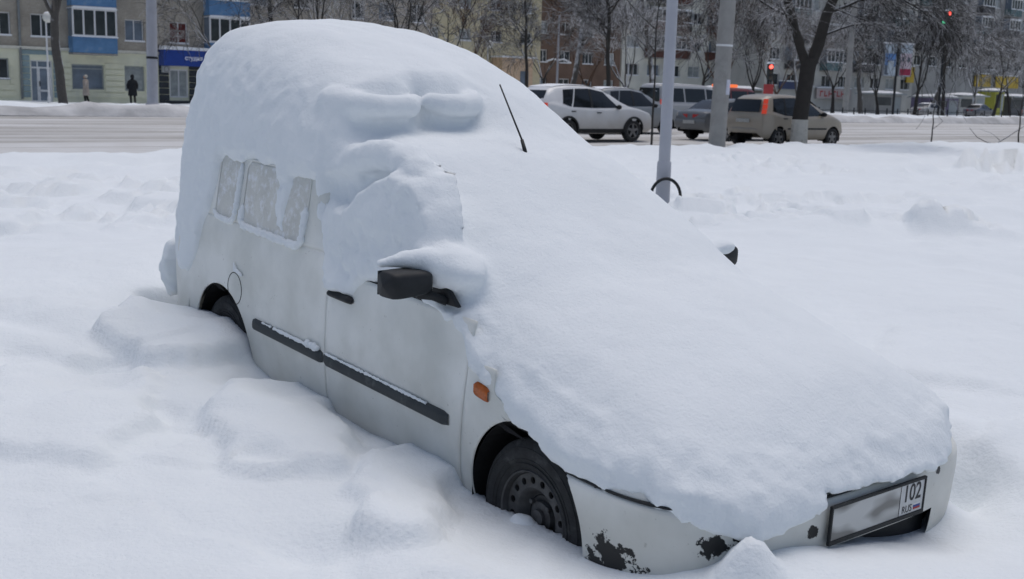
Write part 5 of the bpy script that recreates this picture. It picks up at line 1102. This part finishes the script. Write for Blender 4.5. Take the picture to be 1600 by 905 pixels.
MB().lathe([(.10, -.2), (.07, 7.5)], 8, 'z').build('post', M_POLEG, dl, True); MB().tube([(-.9, -.2, 3.9), (-.3, 0, 4.1), (0, 0, 4.0), (.5, .1, 4.1), (1.1, .2, 3.8)], .07, 6).build('arm', M_SNOWCAP, dl, True)
def traffic_light(s, n, zh, label, lit, side=None, plate=None):
    r = empty('traffic_light', st(s, n, 0), STREET * .35); tag(r, label, 'traffic light')
    MB().lathe([(.09, -.2), (.08, zh + 1.3)], 10, 'z').build('post', M_BLK, r, True)
    MB().box(-.20, .20, -.32, -.09, zh, zh + 1.05).build('housing', pm('signal housing', (.03, .035, .035), .5), r, False, .03)
    MB().prism([(-.22, 1.06), (.22, 1.06), (.16, 1.18), (-.16, 1.2)], -.36, -.05).build('housing_snow', M_SNOWCAP, r).location = (0, 0, zh)
    cols = {'red': ((.45, .02, .02), (1, .10, .07)), 'green': ((.02, .3, .15), (.10, 1, .45))}
    for k, c in enumerate(('green', 'amber', 'red')):
        on = c == lit; m = pm('%s lamp on' % c, cols[c][0], .3, .05, emis=cols[c][1], es=3.0) if on else pm('signal lens off', (.05, .04, .03), .3)
        MB().lathe([(.145, -.322), (.12, -.345), (.0005, -.36)], 16, 'y', (0, 0, zh + .18 + .345 * k)).build('lens', m, r, True)
        MB().tube([(.16 * math.cos(a), -.40, zh + .18 + .345 * k + .16 * math.sin(a)) for a in np.linspace(.2, math.pi - .2, 8)], .02, 5).build('visor', M_BLK, r)
    if side:
        MB().box(-.62, -.22, -.32, -.09, zh, zh + .36).build('arrow_housing', pm('signal housing', (.03, .035, .035), .5), r, False, .03)
        MB().lathe([(.145, -.322), (.12, -.345), (.0005, -.36)], 16, 'y', (-.42, 0, zh + .18)).build('lens', pm('green lamp on', cols['green'][0], .3, .05, emis=cols['green'][1], es=3.0), r, True)
    if plate: MB().box(-.36, .36, -.14, -.085, zh - 1.0, zh - .3).build('sign_plate', pm('red sign plate', (.40, .05, .05), .5), r, False, .02)
    return r
traffic_light(79.6, 49.8, 7.2, 'traffic light with red lamp and green arrow at the upper right', 'red', True)
traffic_light(62.3, 52, 2.7, 'small traffic light with red lamp above a red square sign plate', 'red', None, True)
# pair of light-box panels on one post
bb = empty('billboard', st(77.0, 52), STREET * .5); tag(bb, 'pair of upright advertising panels, one blue and one pink and white, on a post', 'billboard')
MB().tube([(0, 0, -.2), (0, 0, 6.4)], .09, 10).build('post', M_BLK, bb, True)
def poster(x0, x1, nm, cs):
    p = MB().box(x0, x1, -.12, .12, 3.35, 5.75).build('panel_case', pm('panel case', (.25, .26, .28), .5), bb, False, .02)
    for (a, b, c, d, m) in cs: MB().box(x0 + (x1 - x0) * a, x0 + (x1 - x0) * b, -.128 - .002 * cs.index((a, b, c, d, m)), -.121, 3.35 + 2.4 * c, 3.35 + 2.4 * d).build('poster_field', m, p)
    MB().box(x0 - .02, x1 + .02, -.14, .14, 5.753, 5.85).build('panel_snow', M_SNOWCAP, p)
Pb = pm('poster blue', (.12, .25, .52), .5, .15, 1.2); Pl = pm('poster pale', (.45, .52, .58), .5, .1, 2); Pg = pm('poster grey', (.10, .12, .15), .5, .15, 2); Pp = pm('poster pink white', (.50, .42, .46), .5, .15, 2.5); Pr = pm('poster crimson', (.33, .03, .07), .5, .1)
poster(-1.22, -.14, 'a', [(.04, .96, .02, .98, Pl), (.06, .94, .30, .70, Pb), (.06, .40, .04, .34, Pg), (.30, .80, .10, .48, Pl)]); poster(.14, 1.28, 'b', [(.04, .96, .02, .98, Pl), (.06, .94, .24, .72, Pp), (.06, .94, .04, .24, Pr), (.2, .36, .46, .6, Pg), (.62, .8, .46, .6, Pg)])
# pedestrian fence on the far bank
fe = empty('guard_fence', st(62, 49.4, .42), STREET); tag(fe, 'low dark pedestrian railing on the snowy far kerb', 'fence')
for k in range(27): MB().box(k * 1.3, k * 1.3 + .07, -.03, .03, -.5, .55).build('post', M_BLK, fe)
MB().box(0, 34, -.015, .015, .34, .38).build('rail', M_BLK, fe)
# ------------------------------------------------------------------ bare winter trees
def bark_mat(name, c1, c2, snow=.55, lo=.35):
    m = bpy.data.materials.new(name); m.use_nodes = True; t = m.node_tree; N = t.nodes; L = t.links; b = N['Principled BSDF']; b.inputs['Roughness'].default_value = .9; b.inputs['Specular IOR Level'].default_value = .2
    tc = N.new('ShaderNodeTexCoord'); n1 = N.new('ShaderNodeTexNoise'); n1.inputs['Scale'].default_value = 6; n1.inputs['Detail'].default_value = 5; L.new(tc.outputs['Object'], n1.inputs['Vector'])
    mx = N.new('ShaderNodeMix'); mx.data_type = 'RGBA'; mx.inputs['A'].default_value = (*c1, 1); mx.inputs['B'].default_value = (*c2, 1); L.new(n1.outputs['Fac'], mx.inputs['Factor'])
    # snow lying on the upper side of every limb
    ge = N.new('ShaderNodeNewGeometry'); sp = N.new('ShaderNodeSeparateXYZ'); L.new(ge.outputs['Normal'], sp.inputs[0])
    n2 = N.new('ShaderNodeTexNoise'); n2.inputs['Scale'].default_value = 1.6; n2.inputs['Detail'].default_value = 4; L.new(tc.outputs['Object'], n2.inputs['Vector'])
    ad = N.new('ShaderNodeMath'); ad.operation = 'MULTIPLY_ADD'; L.new(n2.outputs['Fac'], ad.inputs[0]); ad.inputs[1].default_value = 1.2; L.new(sp.outputs['Z'], ad.inputs[2])
    mr = N.new('ShaderNodeMapRange'); mr.inputs['From Min'].default_value = .6 + lo; mr.inputs['From Max'].default_value = .85 + lo; mr.inputs['To Max'].default_value = snow; L.new(ad.outputs[0], mr.inputs['Value'])
    m2 = N.new('ShaderNodeMix'); m2.data_type = 'RGBA'; L.new(mx.outputs['Result'], m2.inputs['A']); m2.inputs['B'].default_value = (.72, .74, .77, 1); L.new(mr.outputs[0], m2.inputs['Factor']); L.new(m2.outputs['Result'], b.inputs['Base Color']); return m
M_BARK = bark_mat('dark bark', (.030, .028, .026), (.055, .050, .045), .8, .35)
M_BARKG = bark_mat('grey frosted bark', (.07, .065, .06), (.12, .11, .10), .9, .05)
M_BARKB = bark_mat('reddish twigs', (.075, .045, .032), (.11, .07, .05), .7, .4)
def gen_tree(seed, H=9.0, r0=.2, fork=2.6, levels=4, spread=.6, droop=.0, dens=1.0, straight=False, lean=0.0, tmin=.010):
    R = random.Random(seed); trunk = MB(); crown = MB()
    def branch(p, d, L, r, lv, mbx):
        n = max(3, int(L / (.55 if lv < 2 else .4))); pts = [p.copy()]; rad = [r]; dd = d.copy()
        for i in range(n):
            j = .10 + .06 * lv
            dd = dd + Vector((R.uniform(-j, j), R.uniform(-j, j), R.uniform(-j, j) + (.05 if lv > 0 else .03) - droop * lv * .06)); dd.normalize()
            pts.append(pts[-1] + dd * (L / n)); rad.append(max(tmin * .7, r * (1 - (.45 if lv == 0 else .75) * (i + 1) / n)))
        mbx.tube(pts, rad, 9 if lv == 0 else (6 if lv == 1 else (4 if lv == 2 else 3)), False)
        if lv >= levels: return
        kids = [0, 4, 5, 5, 4][min(lv, 4)] if lv > 0 else int(9 * dens) if straight else int(4 * dens) + R.randint(0, 1)
        kids = int(kids * (dens * 1.3 if lv > 1 else 1) + .5)
        for k in range(kids):
            t = R.uniform(.35, 1.0) if lv > 0 else (R.uniform(fork / L, 1) if straight else R.uniform(.82, 1.0))
            i = min(n - 1, int(t * n)); f = t * n - i; q = pts[i].lerp(pts[i + 1], min(1, f)); ax = (pts[i + 1] - pts[i]).normalized()
            ph = R.uniform(0, 2 * math.pi) if lv > 0 or straight else 2 * math.pi * (k + R.uniform(-.25, .25)) / kids
            o = ax.orthogonal().normalized(); o = Matrix.Rotation(ph, 3, ax) @ o; an = spread * R.uniform(.7, 1.35) * (.75 if lv == 0 and not straight else 1)
            nd = (ax * math.cos(an) + o * math.sin(an)).normalized(); rr = max(tmin, rad[i] * R.uniform(.45, .72)); LL = (H - fork) * (.62 if not straight else .42) if lv == 0 else L * R.uniform(.45, .75)
            if lv == 0 and straight: LL *= 1.1 - .6 * t
            branch(q, nd, LL, rr, lv + 1, crown if lv >= 1 else trunk)
        if lv == 0 and not straight: pass
    branch(Vector((0, 0, -.25)), Vector((lean, 0, 1)).normalized(), (H * .9 if straight else fork + .25), r0, 0, trunk)
    return trunk, crown
VAR = []
for sd_, kw, mt in ((1, dict(H=10, r0=.20, fork=2.6, spread=.55), M_BARK), (2, dict(H=11, r0=.17, fork=3.4, straight=True, spread=.75), M_BARK), (3, dict(H=9, r0=.16, fork=2.0, spread=.6, dens=1.15), M_BARKG), (4, dict(H=12, r0=.24, fork=4.0, straight=True, spread=.6, dens=1.2), M_BARKG), (5, dict(H=8, r0=.13, fork=1.4, spread=.5, dens=1.15), M_BARKB), (6, dict(H=10, r0=.18, fork=2.8, spread=.7, lean=.18, droop=.6), M_BARK)):
    tr, cr = gen_tree(sd_, tmin=.016, **kw); a = tr.build('trunk', mt, None, True); b = cr.build('crown', mt, None, True); VAR.append((a.data, b.data)); bpy.data.objects.remove(a); bpy.data.objects.remove(b)
def tree(s, n, v, sc, rz, label):
    x, y, _ = st(s, n); r = empty('bare_tree', (x, y, 0.1), rz); r.scale = (sc, sc, sc); tag(r, label, 'tree', 'bare trees across the road'); mesh_obj('trunk', VAR[v][0], r); mesh_obj('crown', VAR[v][1], r); return r
TREES = [
 (17.9, 60, 3, 1.0, 0.4, 'thick dark tree trunk left of the lower blue balcony'),
 (30.7, 62, 1, 1.0, 1.1, 'dark tree whose crown rises over the left end of the van roof'),
 (26.7, 60, 5, 0.9, 2.1, 'thin dark tree in front of the second blue balcony'),
 (30.9, 58, 0, 1.0, 2.2, 'dark tree with a thick trunk above the middle of the van roof'),
 (38.5, 66, 2, 1.1, 0.3, 'grey frosted tree left of the ochre block'),
 (35.0, 56, 0, 0.95, 3.6, 'dark tree with a leaning limb in front of the taupe block'),
 (41.3, 60, 5, 1.05, 4.4, 'dark tree with a snowy low fork before the ochre block'),
 (48.9, 68, 4, 1.1, 5.0, 'small bushy tree right of the snowy forked tree'),
 (50.1, 63, 1, 0.8, 0.7, 'slim dark tree at the right end of the ochre block'),
 (52.3, 64, 5, 0.85, 1.4, 'leaning dark tree above the rear of the white suv'),
 (59.9, 70, 3, 1.05, 2.0, 'tall frost covered tree above the white suv'),
 (67.2, 76, 4, 1.35, 2.6, 'reddish bushy tree before the rust brown block'),
 (55.0, 60, 1, 1.05, 3.3, 'straight dark tree above the middle of the white suv'),
 (58.8, 62, 2, 1.0, 0.2, 'grey tree with a crooked trunk above the silver grey suv'),
 (65.5, 66, 3, 0.95, 4.6, 'frosted upright tree left of the pale grey lamp post'),
 (64.0, 60, 5, 1.0, 5.3, 'leaning tree between the lamp post and the concrete pole'),
 (79.8, 72, 4, 1.4, 0.9, 'brown bushy tree behind the concrete pole'),
 (70.4, 60, 0, 0.9, 1.7, 'dark tree right of the concrete pole'),
 (90.2, 74, 4, 1.3, 2.9, 'brown bushy tree behind the small red traffic light'),
 (72.7, 58, 2, 1.0, 3.9, 'grey forked tree left of the whitewashed tree'),
 (75.0, 56, 5, 0.9, 4.2, 'dark leaning tree right of the whitewashed tree'),
 (101.1, 72, 3, 1.1, 5.6, 'tall frosted tree left of the billboards'),
 (78.1, 54, 0, 0.75, 0.1, 'short dark tree at the foot of the billboards'),
 (82.9, 54, 0, 0.95, 2.4, 'dark tree right of the billboards'),
 (110.8, 70, 3, 1.1, 1.9, 'tall frosted tree behind the narrow yellow sign'),
 (87.0, 54, 1, 0.95, 3.0, 'straight dark tree left of the green traffic arrow'),
 (122.0, 72, 2, 1.3, 4.9, 'frosted tree behind the traffic light with green arrow'),
 (98.1, 56, 5, 0.95, 5.9, 'slanting dark tree before the yellow shop signs'),
 (108.7, 60, 5, 1.0, 2.7, 'second slanting dark tree before the yellow shop signs'),
 (124.8, 66, 0, 1.0, 4.0, 'dark tree at the right edge behind the frosted pole')]
for i, (s, n, v, sc, rz, lb) in enumerate(TREES): tree(s, n, v, sc, rz, lb)
# the big forked tree by the near kerb, its foot whitewashed
R = random.Random(11); wt = empty('whitewashed_tree', st(28.26, 22.27)); tag(wt, 'dark forked tree with a whitewashed foot in front of the beige hatchback', 'tree')
mt_ = MB().tube([(0, 0, -.2), (.0, 0, .9), (.06, 0, 1.6), (.12, 0, 2.3), (.16, 0, 2.7)], [.27, .235, .225, .23, .24], 14, False)
mt_.tube([(.10, 0, 2.5), (-.12, .05, 3.0), (-.42, .1, 3.9), (-.9, .2, 5.2), (-1.3, .3, 7)], [.18, .15, .13, .10, .06], 10, False)
mt_.tube([(.18, 0, 2.5), (.38, -.05, 3.1), (.55, -.1, 4.0), (.95, -.1, 5.0), (1.3, -.2, 7)], [.20, .18, .155, .12, .07], 10, False)
mt_.build('trunk', M_BARK, wt, True)
MB().lathe([(.285, -.2), (.276, .0), (.255, .5), (.246, .86), (.238, .875)], 16, 'z').build('whitewash', pm('whitewash', (.45, .44, .40), .9, .15, 6, .004, 30, col2=(.25, .24, .21), c2lo=.55, c2hi=.7, c2s=6), wt, True)
mb = MB()
def wander(p, d, L, r, lv):
    n = max(4, int(L / .3)); pts = [Vector(p)]; rd = [r]; dd = Vector(d).normalized()
    for i in range(n):
        dd = (dd + Vector((R.uniform(-.2, .2), R.uniform(-.2, .2), R.uniform(-.2, .2) - .05))).normalized(); pts.append(pts[-1] + dd * L / n); rd.append(max(.006, r * (1 - .8 * (i + 1) / n)))
    mb.tube(pts, rd, 5 if lv == 0 else 3, False)
    if lv < 3:
        for k in range(7 if lv < 2 else 5):
            i = R.randint(1, n - 1); o = Vector((R.uniform(-1, 1), R.uniform(-1, 1), R.uniform(-.8, .5))).normalized(); wander(pts[i], (pts[i + 1] - pts[i]).normalized() + o * .8, L * R.uniform(.4, .7), max(.007, rd[i] * .6), lv + 1)
for (p, d, L, r) in (((.55, -.1, 4.0), (1, -.2, .3), 3.2, .055), ((.95, -.1, 5.0), (1, .1, .05), 3.8, .06), ((.40, 0, 3.3), (.9, -.3, .7), 2.6, .045), ((-.42, .1, 3.9), (-1, 0, .5), 2.8, .05), ((-.9, .2, 5.2), (-1, -.2, .1), 3.2, .05), ((.7, -.1, 4.4), (.6, -.8, .6), 2.6, .05), ((1.1, -.1, 5.6), (1.2, .2, -.1), 4.0, .06), ((-.2, .1, 3.3), (-.6, -.5, .6), 2.2, .04), ((1.2, -.15, 6.2), (1, 0, -.4), 4.2, .06)): wander(p, d, L, r, 0)
mb.build('crown', M_BARK, wt, True)
# saplings and twigs in the snow before the road
def sapling(s, n, H, r, label, seed, lean=0.0, nb=5):
    R2 = random.Random(seed); t = empty('sapling', st(s, n)); tag(t, label, 'sapling'); mb = MB(); pts = [Vector((lean * k / 8 * H + R2.uniform(-.02, .02), 0, -.2 + k / 8 * (H + .2))) for k in range(9)]
    mb.tube(pts, [r * (1 - .6 * k / 8) for k in range(9)], 6); mb.build('trunk', M_BARK, t, True); m2 = MB()
    for k in range(nb):
        i = R2.randint(4, 8); d = Vector((R2.uniform(-1, 1), R2.uniform(-1, 1), R2.uniform(.3, 1.2))).normalized(); L = H * R2.uniform(.2, .4); q = [pts[i] + d * L * f + Vector((0, 0, .15 * L * f * f)) for f in (0, .35, .7, 1)]; m2.tube(q, [r * .5, r * .4, r * .3, r * .15], 4)
    m2.build('crown', M_BARK, t, True)
sapling(20.88, 21.09, 4.2, .032, 'thin dark sapling left of the pale grey lamp post', 3, .0, 7); sapling(33.45, 21.1, 1.5, .028, 'bare stick sapling standing alone before the empty road', 5, .02, 2); sapling(39.34, 21.36, 2.4, .03, 'sapling with thin branches at the right edge before the road', 8, .0, 6)
tw = empty('fallen_branch', st(38.6, 21.9, .1)); tag(tw, 'thin curved branch sticking out of the snow at the right', 'branch')
MB().tube([(-.95, -.2, .55), (-.6, -.1, .22), (-.2, 0, .05), (.1, 0, .0), (.5, .1, .22), (1.1, .2, .62), (1.7, .3, 1.0)], [.008, .012, .016, .018, .018, .014, .008], 6).build('limb', M_BARK, tw, True); MB().tube([(.3, .05, .1), (.1, .3, .35), (-.3, .5, .5)], [.010, .008, .004], 5).build('twig', M_BARK, tw, True)

# ------------------------------------------------------------------ people on the far pavement
def person(s, n, face, label, coat, legs, headc, h=1.68, long_coat=True, hood=False):
    root = empty('person', st(s, n, 0), face); tag(root, label, 'person'); k = h / 1.68
    bm_v = [(0, 0, .92), (0, 0, 1.12), (0, 0, 1.36), (0, 0, 1.46), (0, 0, 1.56), (.0, .18, 1.36), (.02, .25, 1.12), (.08, .24, .90), (0, -.18, 1.36), (-.02, -.25, 1.12), (.05, -.24, .90), (0, .09, .86), (.09, .10, .48), (.02, .10, .07), (.13, .10, .03), (0, -.09, .86), (-.05, -.10, .48), (-.16, -.10, .08), (-.05, -.10, .03)]
    ed = [(0, 1), (1, 2), (2, 3), (3, 4), (2, 5), (5, 6), (6, 7), (2, 8), (8, 9), (9, 10), (0, 11), (11, 12), (12, 13), (13, 14), (0, 15), (15, 16), (16, 17), (17, 18)]
    rd = [.17, .165, .16, .07, .105, .075, .06, .045, .075, .06, .045, .10, .075, .06, .045, .10, .075, .06, .045]
    me = bpy.data.meshes.new('body'); me.from_pydata([(a * k, b * k, c * k) for a, b, c in bm_v], ed, []); o = mesh_obj('body', me, root); sk = o.modifiers.new('skin', 'SKIN'); sk.use_smooth_shade = True
    for i, v in enumerate(me.skin_vertices[0].data): v.radius = (rd[i] * k, rd[i] * k * (1.15 if i < 3 else 1)); v.use_root = (i == 0)
    o.modifiers.new('sub', 'SUBSURF').levels = 1; o.modifiers['sub'].render_levels = 2; me.materials.append(legs)
    prof_ = [(.24, .52), (.235, .7), (.205, .95), (.195, 1.1), (.21, 1.28), (.19, 1.40), (.09, 1.48)] if long_coat else [(.22, .80), (.205, .95), (.2, 1.1), (.215, 1.28), (.19, 1.40), (.09, 1.48)]
    c = MB().lathe([(r_ * k, z * k) for r_, z in prof_], 14, 'z').build('coat', coat, root, True); c.scale = (.82, 1.08, 1)
    for sg in (-1, 1): MB().tube([(0, sg * .17 * k, 1.37 * k), (.02 * k, sg * .27 * k, 1.12 * k), (.09 * k, sg * .26 * k, .92 * k)], [.085 * k, .075 * k, .06 * k], 8).build('sleeve', coat, root, True)
    hd = MB().sphere((.015, 0, 1.585 * k), (.10 * k, .088 * k, .12 * k), 12, 9).build('head', pm('skin', (.42, .26, .19), .6), root, True); MB().sphere((.115 * k, 0, 1.575 * k), (.018, .014, .022), 6, 5).build('nose', pm('skin', (.42, .26, .19), .6), hd, True)
    MB().sphere((-.012, 0, 1.615 * k), ((.125 if hood else .112) * k, (.118 if hood else .104) * k, (.14 if hood else .115) * k), 12, 8).build('hood' if hood else 'hat', headc, root, True); return root
person(21.95, 69.2, STREET + 2.9, 'person in a pale coat and light hat walking past the shop window', pm('beige coat', (.34, .30, .27), .9, .15, 8), pm('dark trousers', (.02, .02, .022), .9), pm('cream hat', (.46, .43, .38), .9))
person(25.0, 70.0, STREET + 1.4, 'person in a long black hooded coat standing before the shop window', pm('black coat', (.012, .014, .018), .85, .15, 8), pm('dark trousers', (.02, .02, .022), .9), pm('black coat', (.012, .014, .018), .85), 1.75, True, True)

# ------------------------------------------------------------------ kiosks and low stalls across the road on the right
def kiosk(s, n, w, h, wall, label, win=M_GLASS):
    r = empty('kiosk', st(s, n, 0), STREET); tag(r, label, 'kiosk')
    MB().box(0, w, 0, 2.4, 0, h).build('kiosk_wall', wall, r, False, .02); MB().box(-.3, w + .3, -.5, 2.6, h + .003, h + .16).build('kiosk_roof', M_GREYF, r)
    G = np.zeros((10, 6, 3))
    for i, x in enumerate(np.linspace(-.3, w + .3, 10)):
        for j, y in enumerate(np.linspace(-.5, 2.6, 6)): G[i, j] = (x, y, h + .165 + .28 * (1 - abs(2 * j / 5 - 1) ** 3) * (1 - abs(2 * i / 9 - 1) ** 4) + .02 * math.sin(i * 2.1))
    MB().grid(G).build('kiosk_roof_snow', M_SNOWCAP, r, True)
    MB().box(.25, w * .6, -.03, -.003, 1.0, h - .3).build('kiosk_window', win, r); MB().box(w * .68, w - .2, -.03, -.003, .05, h - .25).build('kiosk_door', M_GREYF, r)
kiosk(112.0, 78.0, 5.0, 2.2, pm('kiosk grey', (.28, .28, .27), .7, .1), 'low grey kiosk under snow right of the billboards'); kiosk(119.5, 76, 6.0, 2.0, pm('kiosk violet', (.16, .14, .22), .7, .2, 1), 'low violet market kiosk under thick snow'); kiosk(127.5, 77, 5.5, 2.3, pm('kiosk pale', (.42, .42, .40), .7, .1), 'pale kiosk under snow beneath the narrow yellow sign'); kiosk(137.0, 78, 2.2, 3.0, pm('kiosk yellow green', (.36, .36, .06), .6, .1), 'narrow yellow green kiosk before the dark grey block'); kiosk(141.0, 78, 6, 2.4, pm('kiosk dark', (.09, .095, .10), .6, .2), 'dark kiosk between the yellow green kiosk and the yellow signs')
kiosk(88.0, 80.0, 7.0, 2.2, pm('kiosk dark2', (.12, .11, .10), .6, .2), 'long dark kiosk behind the small red traffic light')
# parked cars under snow before the kiosks
for k, (s, n, c, lb) in enumerate(((97.5, 62, (.30, .31, .32), 'silver parked sedan under snow left of the billboards'), (108.0, 63, (.06, .07, .10), 'dark blue parked sedan under snow right of the billboards'), (121, 64, (.16, .03, .03), 'red parked sedan beyond the railing at the right'))):
    q = dict(sed); q['mat'] = car_paint('parked paint %d' % k, c, (.25, .24, .23)); q['snow'] = (-1.2, .6); q['tmat'] = M_TAILOFF; car('parked_sedan', lb, s, n, q, None, .1)
